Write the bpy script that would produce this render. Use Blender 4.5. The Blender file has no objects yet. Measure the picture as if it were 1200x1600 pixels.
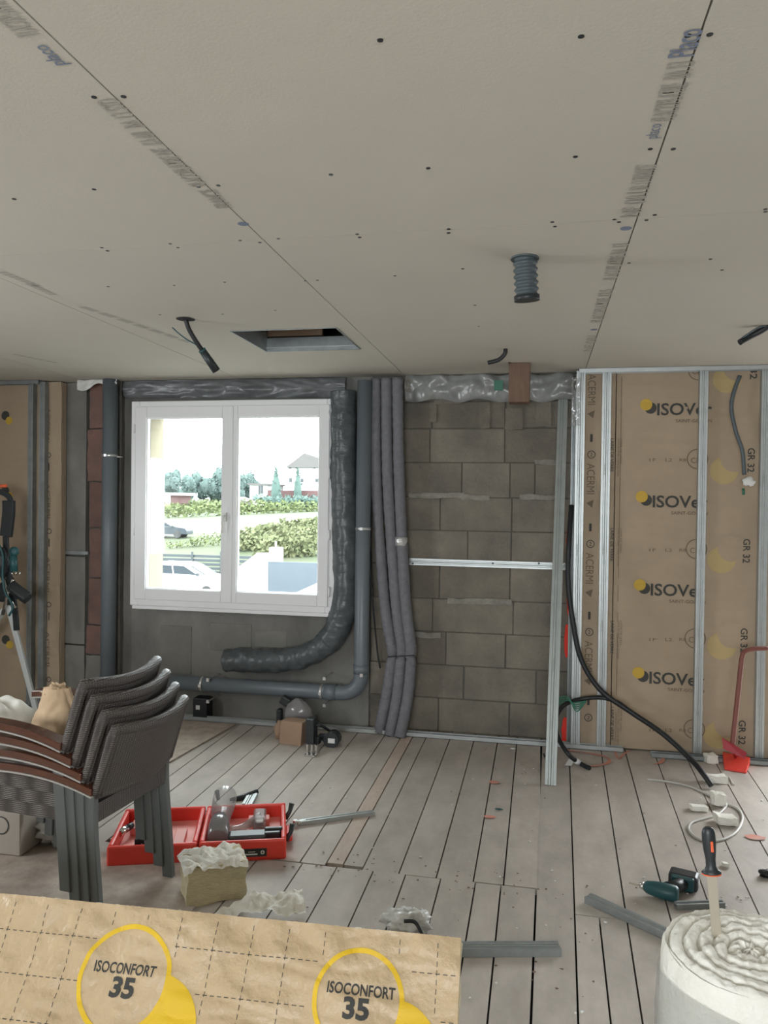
import bpy, math, random
from mathutils import Vector as V, Matrix, noise
random.seed(7)
D = bpy.data; C = bpy.context.scene.collection
# ------------------------------------------------------------------ camera, world, lights, exposure
H = 1.575; CEIL = 2.451; FPX = 1200.0
ya, pi_, ro = math.radians(11.4), math.radians(-.7), math.radians(.75)
FWD = V((-math.sin(ya)*math.cos(pi_), math.cos(ya)*math.cos(pi_), math.sin(pi_)))
R0 = FWD.cross(V((0, 0, 1))).normalized(); U0 = R0.cross(FWD)
RT = math.cos(ro)*R0+math.sin(ro)*U0; UP = -math.sin(ro)*R0+math.cos(ro)*U0
EYE = V((0, 0, H))
cd = D.cameras.new('camera'); cam = D.objects.new('camera', cd); C.objects.link(cam)
cam.matrix_world = Matrix(((RT.x, UP.x, -FWD.x, 0), (RT.y, UP.y, -FWD.y, 0), (RT.z, UP.z, -FWD.z, H), (0, 0, 0, 1)))
cd.sensor_fit = 'VERTICAL'; cd.sensor_height = 24; cd.lens = 24*FPX/1600; cd.clip_start = .02; cd.clip_end = 2000
sc = bpy.context.scene; sc.camera = cam
sc.view_settings.view_transform = 'Standard'; sc.view_settings.look = 'None'; sc.view_settings.gamma = 1
sc.view_settings.use_curve_mapping = False; sc.view_settings.exposure = 0.14
w = D.worlds.new('overcast_sky'); sc.world = w; w.use_nodes = True
SKY = 16.0
w.node_tree.nodes['Background'].inputs[0].default_value = (.93, .97, 1, 1)
w.node_tree.nodes['Background'].inputs[1].default_value = SKY
def area(name, loc, rot, sx, sy, power, col=(1, .98, .95), portal=False):
    l = D.lights.new(name, 'AREA'); l.shape = 'RECTANGLE'; l.size = sx; l.size_y = sy; l.energy = power; l.color = col
    if portal: l.cycles.is_portal = True
    o = D.objects.new(name, l); C.objects.link(o); o.location = loc; o.rotation_euler = rot; return o
PI = math.pi
# daylight arriving through the openings of the room
area('window_portal', (-2.14, 5.36, 1.55), (-PI/2, 0, 0), 1.5, 1.45, 1, portal=True)
area('glazed_door_portal', (2.46, 5.36, 1.15), (-PI/2, 0, 0), 1.6, 2.2, 1, portal=True)
area('rear_window_portal', (-.4, -2.78, 1.5), (PI/2, 0, 0), 2.4, 1.3, 1, portal=True)
area('left_window_portal', (-4.68, 1.6, 1.5), (0, -PI/2, 0), 1.2, 1.2, 1, portal=True)

# ------------------------------------------------------------------ pixel <-> place
def ray(px, py): return FWD+RT*((px-600)/FPX)-UP*((py-800)/FPX)
def P(px, py, Y): d = ray(px, py); return EYE+d*(Y/d.y)
def F(px, py, z=0): d = ray(px, py); return EYE+d*((z-H)/d.z)
def CE(px, py, z=CEIL): d = ray(px, py); return EYE+d*((z-H)/d.z)

# ------------------------------------------------------------------ materials
MT = {}
def mat(name, col, rough=.6, metal=0, var=None, vs=6, bump=0, bs=40, spec=.5, stretch=None, rnd=0, trans=0, bdet=3, coat=0):
    m = D.materials.new(name); m.use_nodes = True; MT[name] = m
    nt = m.node_tree; n = nt.nodes; L = nt.links; b = n['Principled BSDF']
    b.inputs['Base Color'].default_value = (*col, 1); b.inputs['Roughness'].default_value = rough
    b.inputs['Metallic'].default_value = metal; b.inputs['Specular IOR Level'].default_value = spec
    b.inputs['Coat Weight'].default_value = coat
    if trans: b.inputs['Transmission Weight'].default_value = trans
    tc = n.new('ShaderNodeTexCoord'); vec = tc.outputs['Object']
    if stretch:
        mp = n.new('ShaderNodeMapping'); mp.inputs['Scale'].default_value = stretch; L.new(vec, mp.inputs[0]); vec = mp.outputs[0]
    cur = None
    if var:
        tx = n.new('ShaderNodeTexNoise'); tx.inputs['Scale'].default_value = vs; tx.inputs['Detail'].default_value = 6
        tx.inputs['Roughness'].default_value = .65; L.new(vec, tx.inputs['Vector'])
        rp = n.new('ShaderNodeValToRGB'); rp.color_ramp.elements[0].position = .32; rp.color_ramp.elements[1].position = .68
        rp.color_ramp.elements[0].color = (*var, 1); rp.color_ramp.elements[1].color = (*col, 1)
        L.new(tx.outputs['Fac'], rp.inputs[0]); cur = rp.outputs[0]
    if rnd:
        oi = n.new('ShaderNodeObjectInfo'); hs = n.new('ShaderNodeHueSaturation'); mr = n.new('ShaderNodeMapRange')
        mr.inputs['To Min'].default_value = 1-rnd; mr.inputs['To Max'].default_value = 1+rnd
        L.new(oi.outputs['Random'], mr.inputs['Value']); L.new(mr.outputs[0], hs.inputs['Value'])
        if cur: L.new(cur, hs.inputs['Color'])
        else: hs.inputs['Color'].default_value = (*col, 1)
        cur = hs.outputs[0]
    if cur: L.new(cur, b.inputs['Base Color'])
    if bump:
        t2 = n.new('ShaderNodeTexNoise'); t2.inputs['Scale'].default_value = bs; t2.inputs['Detail'].default_value = bdet
        L.new(vec, t2.inputs['Vector']); bp = n.new('ShaderNodeBump'); bp.inputs['Strength'].default_value = min(1, bump)
        bp.inputs['Distance'].default_value = .01*max(1, bump); L.new(t2.outputs['Fac'], bp.inputs['Height']); L.new(bp.outputs[0], b.inputs['Normal'])
    return m
mat('plasterboard', (.60, .57, .50), .9, var=(.57, .54, .475), vs=1.3, bump=.05, bs=150, spec=.2)
mat('board_core', (.5, .49, .45), .95)
mat('dark_void', (.02, .02, .02), .95)
mat('plank', (.53, .48, .43), .58, var=(.39, .35, .31), vs=3.2, bump=.12, bs=14, stretch=(2.2, 1.1, 1), rnd=.07, spec=.45)
mat('plank_pine', (.56, .47, .40), .65, var=(.48, .37, .30), vs=6, bump=.1, bs=14, stretch=(5, 1.5, 1), rnd=.08)
mat('chipboard', (.50, .42, .35), .8, var=(.33, .27, .225), vs=14, bump=.2, bs=60)
mat('block', (.235, .21, .168), .95, var=(.145, .134, .115), vs=3.4, bump=.7, bs=55, rnd=.15, spec=.15)
mat('mortar', (.15, .14, .12), .95, var=(.115, .11, .1), vs=8, bump=.6, bs=45, spec=.15)
mat('pale_mortar', (.30, .29, .25), .95, var=(.20, .19, .165), vs=18, bump=.5, bs=60, spec=.15)
mat('render', (.25, .245, .225), .95, var=(.155, .152, .14), vs=2.6, bump=.5, bs=25, spec=.15, stretch=(1, 1, .6))
mat('concrete', (.245, .24, .215), .9, var=(.17, .167, .152), vs=3, bump=.3, bs=30, spec=.2)
mat('red_brick', (.22, .12, .10), .9, var=(.15, .10, .085), vs=9, bump=.5, bs=45, rnd=.12)
mat('cream_render', (.30, .262, .185), .9, bump=.1, bs=80)
mat('pvc_white', (.78, .79, .80), .3, spec=.5)
mat('seal', (.12, .12, .12), .6)
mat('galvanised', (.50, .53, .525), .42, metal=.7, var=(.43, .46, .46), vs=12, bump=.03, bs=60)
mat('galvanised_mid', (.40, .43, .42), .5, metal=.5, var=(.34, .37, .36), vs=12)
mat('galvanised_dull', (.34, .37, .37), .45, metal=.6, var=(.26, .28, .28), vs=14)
mat('kraft', (.425, .335, .24), .75, var=(.37, .288, .205), vs=3, bump=.35, bs=7, spec=.3, bdet=5)
mat('kraft_near', (.62, .465, .285), .42, var=(.54, .40, .24), vs=4, bump=3.2, bs=8, spec=.5, bdet=6, stretch=(1, 1, 1))
mat('ink', (.055, .055, .05), .8)
mat('ink_pale', (.17, .13, .09), .8)
mat('ink_grey', (.36, .35, .33), .85)
mat('ink_ceiling', (.42, .40, .36), .9)
mat('ink_blue', (.20, .24, .33), .85)
mat('yellow_ink', (.80, .52, .02), .6, bump=.4, bs=7)
mat('yellow_pale', (.46, .35, .165), .7)
mat('yellow_logo', (.55, .36, .05), .7)
mat('glass_wool', (.93, .92, .86), .95, var=(.86, .84, .76), vs=14, bump=.6, bs=60, spec=.1)
mat('wool_edge', (.74, .66, .45), .95, var=(.62, .54, .36), vs=10, bump=.7, bs=50, spec=.1, stretch=(1, 1, 5))
mat('pipe_grey', (.145, .17, .19), .4, var=(.13, .152, .168), vs=5)  # grey plastic, brightened and blued to carry the haze near the window
mat('duct_sleeve', (.19, .19, .208), .8, var=(.145, .146, .162), vs=30, bump=.4, bs=120)
mat('black_film', (.10, .115, .12), .35, var=(.06, .07, .075), vs=12, bump=.8, bs=9, spec=.45, stretch=(1, 1, 2.5))
mat('film_grey', (.30, .31, .30), .3, var=(.20, .21, .205), vs=7, bump=1.2, bs=9, spec=.7)
mat('film_over_block', (.18, .19, .20), .3, var=(.10, .105, .11), vs=6, bump=1.0, bs=8, spec=.6)
mat('foil_tape', (.75, .76, .76), .3, metal=.7, bump=.8, bs=60)
mat('clamp_metal', (.75, .76, .76), .3, metal=.8)
mat('timber', (.20, .125, .085), .8, var=(.13, .08, .055), vs=6, bump=.2, bs=30, stretch=(5, 5, .7))
mat('black_rubber', (.012, .014, .016), .5)
mat('cable_grey', (.08, .10, .11), .5)
mat('dark_plastic', (.025, .03, .033), .4)
mat('teal_plastic', (.02, .085, .095), .4)
mat('orange_plastic', (.85, .15, .05), .45)
mat('red_plastic', (.80, .065, .045), .42, spec=.4)
mat('red_tray', (.86, .30, .26), .5)
mat('spray_red', (.80, .045, .03), .8)
mat('spray_floor', (.74, .23, .16), .8, var=(.5, .32, .26), vs=9)
mat('chair_frame', (.115, .125, .12), .45, metal=.3)
mat('chair_wood', (.10, .033, .016), .25, var=(.06, .02, .011), vs=8, stretch=(1, 8, 8), spec=.6, coat=.3)
mat('arm_edge', (.42, .40, .37), .4, metal=.3)
mat('white_fabric', (.78, .77, .72), .9, var=(.68, .67, .62), vs=5, bump=.4, bs=20)
mat('white_film', (.72, .72, .69), .35, var=(.58, .58, .56), vs=6, bump=1.0, bs=10, spec=.6)
mat('paper_bag', (.60, .44, .28), .85, var=(.52, .37, .23), vs=5, bump=.5, bs=12)
mat('cardboard', (.36, .245, .165), .85, var=(.31, .205, .14), vs=5)
mat('pale_card', (.50, .45, .40), .85)
mat('alu_pole', (.68, .72, .72), .4, metal=.3)
mat('green_plastic', (.03, .16, .10), .5)
mat('brown_red', (.20, .065, .05), .55)
mat('dark_red', (.36, .03, .045), .55)
mat('chrome', (.75, .74, .72), .2, metal=1)
mat('blade', (.52, .47, .38), .4, metal=.4)
mat('smoke_plastic', (.22, .21, .21), .2, spec=.6)
mat('label_white', (.7, .7, .68), .6)
mat('cable_white', (.52, .51, .47), .5)
mat('grass', (.026, .040, .012), .95, var=(.042, .046, .022), vs=.25)
mat('vineyard', (.095, .11, .038), .95, var=(.06, .08, .035), vs=1.5, rnd=.05)
mat('vine_dry', (.10, .10, .05), .95, var=(.07, .085, .038), vs=2)
mat('tree_leaf', (.075, .105, .098), .95, var=(.055, .082, .078), vs=.6)  # pale blue-green: distance haze is put into the leaf colour
mat('cypress_leaf', (.06, .095, .082), .95, var=(.048, .078, .07), vs=.8)
mat('trunk', (.06, .05, .04), .9)
mat('asphalt_pale', (.2, .2, .19), .95)
mat('white_wall', (.75, .75, .73), .9)
mat('far_white', (.32, .32, .31), .9)
mat('fence_grey', (.03, .038, .042), .6)
mat('panel_blue', (.055, .068, .085), .6, var=(.045, .057, .07), vs=1)
mat('car_white', (.6, .6, .6), .3)
mat('car_glass', (.03, .038, .046), .5, spec=.2)
mat('car_blue', (.035, .042, .05), .5, spec=.2)
mat('tyre', (.03, .03, .03), .8)
mat('hut_red', (.085, .045, .045), .9)
mat('roof_pale', (.085, .08, .078), .9)
mat('yard', (.10, .10, .095), .95)
def weave():
    m = mat('weave', (.10, .085, .078), .5, spec=.4); nt = m.node_tree; n = nt.nodes; L = nt.links; b = n['Principled BSDF']
    tc = [x for x in n if x.type == 'TEX_COORD'][0]
    w1 = n.new('ShaderNodeTexWave'); w1.bands_direction = 'Z'; w1.inputs['Scale'].default_value = 45; w1.inputs['Distortion'].default_value = 2.5
    w2 = n.new('ShaderNodeTexWave'); w2.bands_direction = 'Y'; w2.inputs['Scale'].default_value = 30; w2.inputs['Distortion'].default_value = 1.0
    L.new(tc.outputs['Object'], w1.inputs[0]); L.new(tc.outputs['Object'], w2.inputs[0])
    mx = n.new('ShaderNodeMath'); mx.operation = 'MULTIPLY'; L.new(w1.outputs['Fac'], mx.inputs[0]); L.new(w2.outputs['Fac'], mx.inputs[1])
    rp = n.new('ShaderNodeValToRGB'); rp.color_ramp.elements[0].color = (.045, .038, .034, 1); rp.color_ramp.elements[1].color = (.17, .145, .13, 1)
    L.new(mx.outputs[0], rp.inputs[0]); L.new(rp.outputs[0], b.inputs['Base Color'])
    bp = n.new('ShaderNodeBump'); bp.inputs['Strength'].default_value = .6; bp.inputs['Distance'].default_value = .004
    L.new(mx.outputs[0], bp.inputs['Height']); L.new(bp.outputs[0], b.inputs['Normal'])
weave()
def thin(name, col, gloss=.06, alpha=None, rough=.02):
    m = D.materials.new(name); m.use_nodes = True; MT[name] = m; nt = m.node_tree; n = nt.nodes; L = nt.links; n.clear()
    o = n.new('ShaderNodeOutputMaterial'); t = n.new('ShaderNodeBsdfTransparent'); t.inputs[0].default_value = (*col, 1)
    g = n.new('ShaderNodeBsdfGlossy'); g.inputs['Roughness'].default_value = rough; mx = n.new('ShaderNodeMixShader'); mx.inputs[0].default_value = gloss
    L.new(t.outputs[0], mx.inputs[1]); L.new(g.outputs[0], mx.inputs[2])
    if alpha:
        d = n.new('ShaderNodeBsdfPrincipled'); d.inputs['Base Color'].default_value = (.5, .5, .5, 1); d.inputs['Roughness'].default_value = .3
        m2 = n.new('ShaderNodeMixShader'); m2.inputs[0].default_value = alpha; L.new(mx.outputs[0], m2.inputs[1]); L.new(d.outputs[0], m2.inputs[2]); L.new(m2.outputs[0], o.inputs[0])
    else: L.new(mx.outputs[0], o.inputs[0])
thin('glass', (.86, .89, .88), .05)
thin('clear_film', (.93, .94, .94), .12, alpha=.22, rough=.2)
thin('clear_plastic', (.8, .78, .78), .12, alpha=.3, rough=.1)

# ------------------------------------------------------------------ mesh builder
WL = {}
class MB:
    def __init__(s): s.v = []; s.f = []; s.s = []
    def add(s, vs, fs, sm=False):
        b = len(s.v); s.v += [V(p) for p in vs]; s.f += [tuple(b+i for i in f) for f in fs]
        s.s += (sm if isinstance(sm, list) else [sm]*len(fs)); return s
    def obox(s, o, u, v, w_):
        o, u, v, w_ = V(o), V(u), V(v), V(w_)
        return s.add([o, o+u, o+u+v, o+v, o+w_, o+u+w_, o+u+v+w_, o+v+w_], [(0, 3, 2, 1), (4, 5, 6, 7), (0, 1, 5, 4), (1, 2, 6, 5), (2, 3, 7, 6), (3, 0, 4, 7)])
    def box(s, c, d, R=None):
        R = R or Matrix.Identity(3); u, v, w_ = R@V((d[0], 0, 0)), R@V((0, d[1], 0)), R@V((0, 0, d[2]))
        return s.obox(V(c)-(u+v+w_)/2, u, v, w_)
    def b2(s, a, b): return s.obox(a, (b[0]-a[0], 0, 0), (0, b[1]-a[1], 0), (0, 0, b[2]-a[2]))
    def prism(s, poly, o, u, v, w_):
        o, u, v, w_ = V(o), V(u), V(v), V(w_); n = len(poly)
        a = [o+u*p[0]+v*p[1] for p in poly]; b = [p+w_ for p in a]
        return s.add(a+b, [tuple(range(n))[::-1], tuple(range(n, 2*n))]+[(i, (i+1) % n, n+(i+1) % n, n+i) for i in range(n)])
    def tube(s, path, r, n=10, caps=True, flat=1.0, up=None):
        path = [V(p) for p in path]; m = len(path); rs = r if isinstance(r, (list, tuple)) else [r]*m
        t = (path[1]-path[0]).normalized(); a = V(up) if up else (V((0, 0, 1)) if abs(t.z) < .9 else V((1, 0, 0)))
        x = (a-t*a.dot(t)).normalized(); vs = []
        for i in range(m):
            t = ((path[min(i+1, m-1)]-path[i]).normalized()+(path[i]-path[max(i-1, 0)]).normalized()).normalized()
            x = (x-t*x.dot(t)).normalized(); y = t.cross(x)
            for k in range(n):
                q = 2*PI*k/n; vs.append(path[i]+(x*math.cos(q)*flat+y*math.sin(q))*rs[i])
        fs = []; sm = []
        for i in range(m-1):
            for k in range(n):
                fs.append((i*n+k, i*n+(k+1) % n, (i+1)*n+(k+1) % n, (i+1)*n+k)); sm.append(True)
        if caps: fs += [tuple(range(n))[::-1], tuple(range((m-1)*n, m*n))]; sm += [False, False]
        return s.add(vs, fs, sm)
    def cyl(s, a, b, r, r2=None, n=16): return s.tube([a, b], [r, r if r2 is None else r2], n)
    def blob(s, c, r, seed=0, amp=.15, n=16, sc_=2.0):
        c = V(c); r = V(r) if not isinstance(r, (int, float)) else V((r, r, r)); vs = []; fs = []
        for i in range(n+1):
            th = PI*i/n
            for k in range(2*n):
                ph = PI*k/n; d = V((math.sin(th)*math.cos(ph), math.sin(th)*math.sin(ph), math.cos(th)))
                q = 1+amp*2*noise.noise(d*sc_+V((seed*7.3, 0, 0)))+amp*noise.noise(d*sc_*2.7+V((0, seed*3.1, 0)))
                vs.append(c+V((d.x*r.x, d.y*r.y, d.z*r.z))*q)
        for i in range(n):
            for k in range(2*n): fs.append((i*2*n+k, (i+1)*2*n+k, (i+1)*2*n+(k+1) % (2*n), i*2*n+(k+1) % (2*n)))
        return s.add(vs, fs, True)
    def sheet(s, nx, ny, fn, sm=True):
        vs = [fn(i/nx, j/ny) for j in range(ny+1) for i in range(nx+1)]
        return s.add(vs, [(j*(nx+1)+i, j*(nx+1)+i+1, (j+1)*(nx+1)+i+1, (j+1)*(nx+1)+i) for j in range(ny) for i in range(nx)], sm)
    def lump(s, o, u, v, w_, n=(10, 10, 6), amp=.01, sc_=20, sm=True):
        o, u, v, w_ = V(o), V(u), V(v), V(w_)
        def dsp(p): return p+noise.noise_vector(p*sc_)*amp+noise.noise_vector(p*sc_*2.3)*amp*.5
        def side(o_, a, b, na, nb): s.sheet(na, nb, lambda i, j: dsp(o_+a*i+b*j), sm)
        side(o+w_, u, v, n[0], n[1]); side(o, v, u, n[1], n[0]); side(o, u, w_, n[0], n[2]); side(o+u, v, w_, n[1], n[2])
        side(o+u+v, -u, w_, n[0], n[2]); side(o+v, -v, w_, n[1], n[2]); return s
    def build(s, name, m, parent=None, bevel=0, **kw):
        off = WL.get(parent.name, V((0, 0, 0))) if parent else V((0, 0, 0))
        me = D.meshes.new(name); me.from_pydata([tuple(p-off) for p in s.v], [], s.f); me.materials.append(MT[m])
        me.polygons.foreach_set('use_smooth', s.s); me.update()
        o = D.objects.new(name, me); C.objects.link(o); WL[o.name] = off
        if parent: o.parent = parent
        if bevel:
            md = o.modifiers.new('bevel', 'BEVEL'); md.width = bevel; md.segments = 2; md.limit_method = 'ANGLE'
        return tag(o, **kw)
def tag(o, label=None, cat=None, group=None, kind=None):
    if label: o['label'] = label
    if cat: o['category'] = cat
    if group: o['group'] = group
    if kind: o['kind'] = kind
    return o
def thing(name, loc, label, cat, group=None, kind=None):
    o = D.objects.new(name, None); o.empty_display_size = .05; C.objects.link(o); o.location = V(loc); WL[o.name] = V(loc)
    return tag(o, label, cat, group, kind)
def kids(o): return [x for x in D.objects if x.parent == o]
def copy_tree(o, par=None):
    c = o.copy(); C.objects.link(c); c.parent = par
    for k in kids(o): copy_tree(k, c)
    return c
def spline(pts, n=8):
    pts = [V(p) for p in pts]; q = [2*pts[0]-pts[1]]+pts+[2*pts[-1]-pts[-2]]; out = []
    for i in range(1, len(q)-2):
        for k in range(n):
            t = k/n; a, b, c, d = q[i-1], q[i], q[i+1], q[i+2]
            out.append(.5*((2*b)+(c-a)*t+(2*a-5*b+4*c-d)*t*t+(-a+3*b-3*c+d)*t**3))
    return out+[pts[-1]]
def text(s_, o, u, v, w_len, h, m, parent, name='printed_text', bold=0, label=None):
    """flat lettering: o = lower-left corner, u/v unit directions, fitted to w_len x h"""
    cu = D.curves.new('t', 'FONT'); cu.body = s_; cu.offset = bold; cu.resolution_u = 3
    t = D.objects.new('t', cu); C.objects.link(t); bpy.context.view_layer.update()
    me = D.meshes.new_from_object(t); D.objects.remove(t); D.curves.remove(cu)
    xs = [p.co.x for p in me.vertices]; ys = [p.co.y for p in me.vertices]
    if not xs: return
    x0, x1, y0, y1 = min(xs), max(xs), min(ys), max(ys); o, u, v = V(o), V(u), V(v); off = WL.get(parent.name, V((0, 0, 0)))
    nn = u.cross(v)*.0008
    for p in me.vertices: p.co = o+u*((p.co.x-x0)/(x1-x0)*w_len)+v*((p.co.y-y0)/(y1-y0)*h)+nn-off
    me.materials.clear(); me.materials.append(MT[m]); me.name = name
    ob = D.objects.new(name, me); C.objects.link(ob); ob.parent = parent; WL[ob.name] = off
    if label: ob['label'] = label
    return ob
def disc(mb, c, u, v, r, r_in=0, a0=0, a1=2*PI, n=36):
    c, u, v = V(c), V(u), V(v); m = 1 if r-r_in < .02 else 5
    for k in range(m):
        ra, rb = r+(r_in-r)*k/m, r+(r_in-r)*(k+1)/m; vs = []
        for i in range(n+1):
            a = a0+(a1-a0)*i/n; d = u*math.cos(a)+v*math.sin(a); vs += [c+d*ra, c+d*rb]
        mb.add(vs, [(2*i, 2*i+2, 2*i+3, 2*i+1) for i in range(n)])
    return mb
X3, Y3, Z3 = V((1, 0, 0)), V((0, 1, 0)), V((0, 0, 1))

# ------------------------------------------------------------------ room shell
YR = 5.12      # plane of the metal rails
YW = 5.27      # face of the masonry
XL, XR, YB = -4.6, 3.6, -2.7
WX0, WX1, WZ0, WZ1 = -2.87, -1.47, .87, 2.23     # window opening
DX0, DX1, DZ1 = 1.66, 3.26, 2.15                 # glazed door opening, right of the view
fl = MB().b2((XL, YB, -.2), (XR, YW+.2, -.035)).build('floor', 'dark_void', kind='structure')
def plank(x0, x1, y0, y1, m='plank', name='plank', skew=0, sk2=None):
    sk2 = skew if sk2 is None else sk2
    z = random.uniform(-.0015, .0015); g = .0032
    MB().add([(x0+g, y0+g, -.03), (x1-g, y0+g, -.03), (x1-g+sk2, y1-g, -.03), (x0+g+skew, y1-g, -.03),
              (x0+g, y0+g, z), (x1-g, y0+g, z), (x1-g+sk2, y1-g, z), (x0+g+skew, y1-g, z)],
             [(0, 3, 2, 1), (4, 5, 6, 7), (0, 1, 5, 4), (1, 2, 6, 5), (2, 3, 7, 6), (3, 0, 4, 7)]).build(name, m, fl)
far = [-4.55, -4.38, -4.2, -4.03, -3.86, -3.69, -3.52, -3.35, -3.18, -3.01, -2.84, -2.67, -2.5, -2.33, -2.2, -2.04, -1.93, -1.755, -1.63, -1.48, -1.34, -1.19, -1.0, -.885, -.81, -.72, -.56, -.40, -.245, -.12, .035]
for a, b in zip(far, far[1:]):
    plank(a, b, 3.2+random.choice([0, .02, -.01, .0]), YW, 'plank_pine' if abs(a+.885) < .01 else 'plank')
near = [-2.5, -2.33, -2.16, -2.0, -1.84, -1.68, -1.52, -1.36, -1.19, -.985, -.83, -.67, -.53, -.38, -.235, -.13, .012]
near = [-4.55+.17*i for i in range(12)]+near
for a, b in zip(near, near[1:]): plank(a, b if b < 0 else -.033, .35, 3.195, sk2=0 if b < 0 else .045)
rfar = [.045, .22, .42, .57, .75, .94]+[1.10+.16*i for i in range(16)]; rnear = [-.030, .085, .27, .45, .59, .75]+[.91+.165*i for i in range(16)]
for i in range(len(rfar)-1):
    if i == 1:   # a butt joint: one wide board far off, two narrow ones near by
        f_ = (3.03-.35)/4.91; l0, l1 = rnear[1]+(rfar[1]-rnear[1])*f_, rnear[2]+(rfar[2]-rnear[2])*f_
        plank(l0, l1, 3.03, 5.26, skew=rfar[1]-l0, sk2=rfar[2]-l1); plank(rnear[1], .20, .35, 3.03, skew=l0-rnear[1], sk2=.05); plank(.20, rnear[2], .35, 3.03, skew=.05, sk2=l1-rnear[2])
    else: plank(rnear[i], rnear[i+1], .35, 5.26, skew=rfar[i]-rnear[i], sk2=rfar[i+1]-rnear[i+1])
for i in range(50): plank(-4.55+.163*i, -4.55+.163*(i+1), YB, .345)
MB().lump((-4.5, 1.3, .002), (3.22, 0, 0), (0, 1.78, 0), (0, 0, .008), (4, 4, 1), .001).build('chipboard_sheet', 'chipboard', fl, label='speckled chipboard sheet over the planks under the stacked chairs')
MB().add([(-4.5, 3.1, .002), (-2.25, 3.1, .002), (-2.06, 5.06, .002), (-4.5, 5.06, .002), (-4.5, 3.1, .011), (-2.25, 3.1, .011), (-2.06, 5.06, .011), (-4.5, 5.06, .011)],
         [(0, 3, 2, 1), (4, 5, 6, 7), (0, 1, 5, 4), (1, 2, 6, 5), (2, 3, 7, 6), (3, 0, 4, 7)]).build('chipboard_sheet', 'chipboard', fl)
# nail holes and debris marks in the planks
nh = MB()
for i in range(150):
    x = random.uniform(-1.2, 1.0); y = random.choice([random.uniform(2.4, 3.1), 3.15+random.uniform(-.06, .06), 3.27+random.uniform(-.05, .05), random.uniform(2.4, 5)])
    r = random.uniform(.002, .007); nh.add([(x+r*random.uniform(.5, 1.4)*math.cos(a), y+r*random.uniform(.5, 1.6)*math.sin(a), .0035+.001) for a in [k*PI/3 for k in range(6)]], [tuple(range(6))])
nh.build('crumb', 'timber', fl, kind='stuff')
wh = MB()
for i in range(70):
    x = random.uniform(-1.2, 1.2); y = random.uniform(2.3, 4.9); r = random.uniform(.003, .007); wh.blob((x, y, .004), (r, r, r*.5), i, .2, 4)
wh.build('white_crumb', 'label_white', fl, kind='stuff')
# paint sprays on the floor
def splat(px, py, rx, ry, seed=0):
    c = F(px, py, .004); vs = [c+V((rx*math.cos(a)*(1+.4*noise.noise(V((a*2, seed, 0)))), ry*math.sin(a)*(1+.4*noise.noise(V((a*2, seed, 3)))), 0)) for a in [k*2*PI/20 for k in range(20)]]
    MB().add(vs, [tuple(range(20))]).build('spray_mark', 'spray_floor', fl)
for a in [(772, 1222, .03, .025), (765, 1276, .03, .02), (1180, 1308, .045, .03)]: splat(*a)
def spray(pts, wd, m='spray_floor'):
    p = [F(x, y, .004) for x, y in pts]; p = spline(p, 6); vs = []
    for i, q in enumerate(p):
        t = (p[min(i+1, len(p)-1)]-p[max(i-1, 0)]).normalized(); nn = V((-t.y, t.x, 0))*wd*(.7+.5*noise.noise(q*9)); vs += [q+nn, q-nn]
    MB().add(vs, [(2*i, 2*i+1, 2*i+3, 2*i+2) for i in range(len(p)-1)]).build('spray_mark', m, fl)
spray([(885, 1172), (915, 1176), (945, 1182), (952, 1190), (935, 1196), (915, 1197)], .016)
spray([(960, 1172), (966, 1185), (975, 1178), (985, 1172)], .012)
spray([(1020, 1175), (1035, 1180), (1034, 1190), (1022, 1194)], .014)
# ceiling
ce = MB().b2((XL, YB, 2.95), (XR, YW+.2, 3.0)).build('ceiling', 'dark_void', kind='structure')
xs = [XL, -3.32, -2.12, -.92, .28, 1.48, 2.68, XR]; ys = [YB, -.2, 2.457, YW+.2]
HX0, HX1, HY0, HY1 = -1.577, -1.012, 3.74, 4.278
for i in range(7):
    for j in range(3):
        g = .0022; gy = .0013; x0, x1, y0, y1 = xs[i]+g, xs[i+1]-g, ys[j]+gy, ys[j+1]-gy; b = MB(); z0, z1 = CEIL, CEIL+.0125
        if i == 2 and j == 2:
            b.b2((x0, y0, z0), (x1, HY0, z1)); b.b2((x0, HY1, z0), (x1, y1, z1)); b.b2((x0, HY0, z0), (HX0, HY1, z1)); b.b2((HX1, HY0, z0), (x1, HY1, z1))
        else: b.b2((x0, y0, z0), (x1, y1, z1))
        b.build('plasterboard_sheet', 'plasterboard', ce)
for i in range(1, 7): MB().b2((xs[i]-.03, YB, CEIL+.0127), (xs[i]+.03, YW, CEIL+.04)).build('furring', 'galvanised_dull', ce)
scr = [(594, 63), (908, 57), (1075, 56), (1109, 54), (193, 151), (147, 152), (517, 273), (669, 263), (899, 245), (1016, 233), (1052, 233), (147, 296), (22, 311), (310, 292), (341, 290), (159, 387), (168, 392), (266, 381), (278, 387), (375, 376), (406, 379), (435, 373), (558, 366), (562, 371), (701, 358), (701, 364), (863, 347), (867, 354), (960, 343), (967, 347), (1023, 336), (1010, 344), (1196, 327), (1196, 331), (169, 448), (272, 446), (351, 441), (477, 439), (496, 438), (723, 420), (617, 431), (742, 477), (748, 510), (983, 411), (250, 492), (348, 491), (430, 485), (1110, 405), (1128, 422)]
sm_ = None
for p in scr:
    c = CE(*p, CEIL-.0006)
    if sm_ is None: sm_ = MB(); sm_.cyl((0, 0, .0004), (0, 0, -.0006), .0062, n=10); so = sm_.build('screw', 'dark_plastic', ce); so.location = c
    else: o = so.copy(); C.objects.link(o); o.location = c
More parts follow.
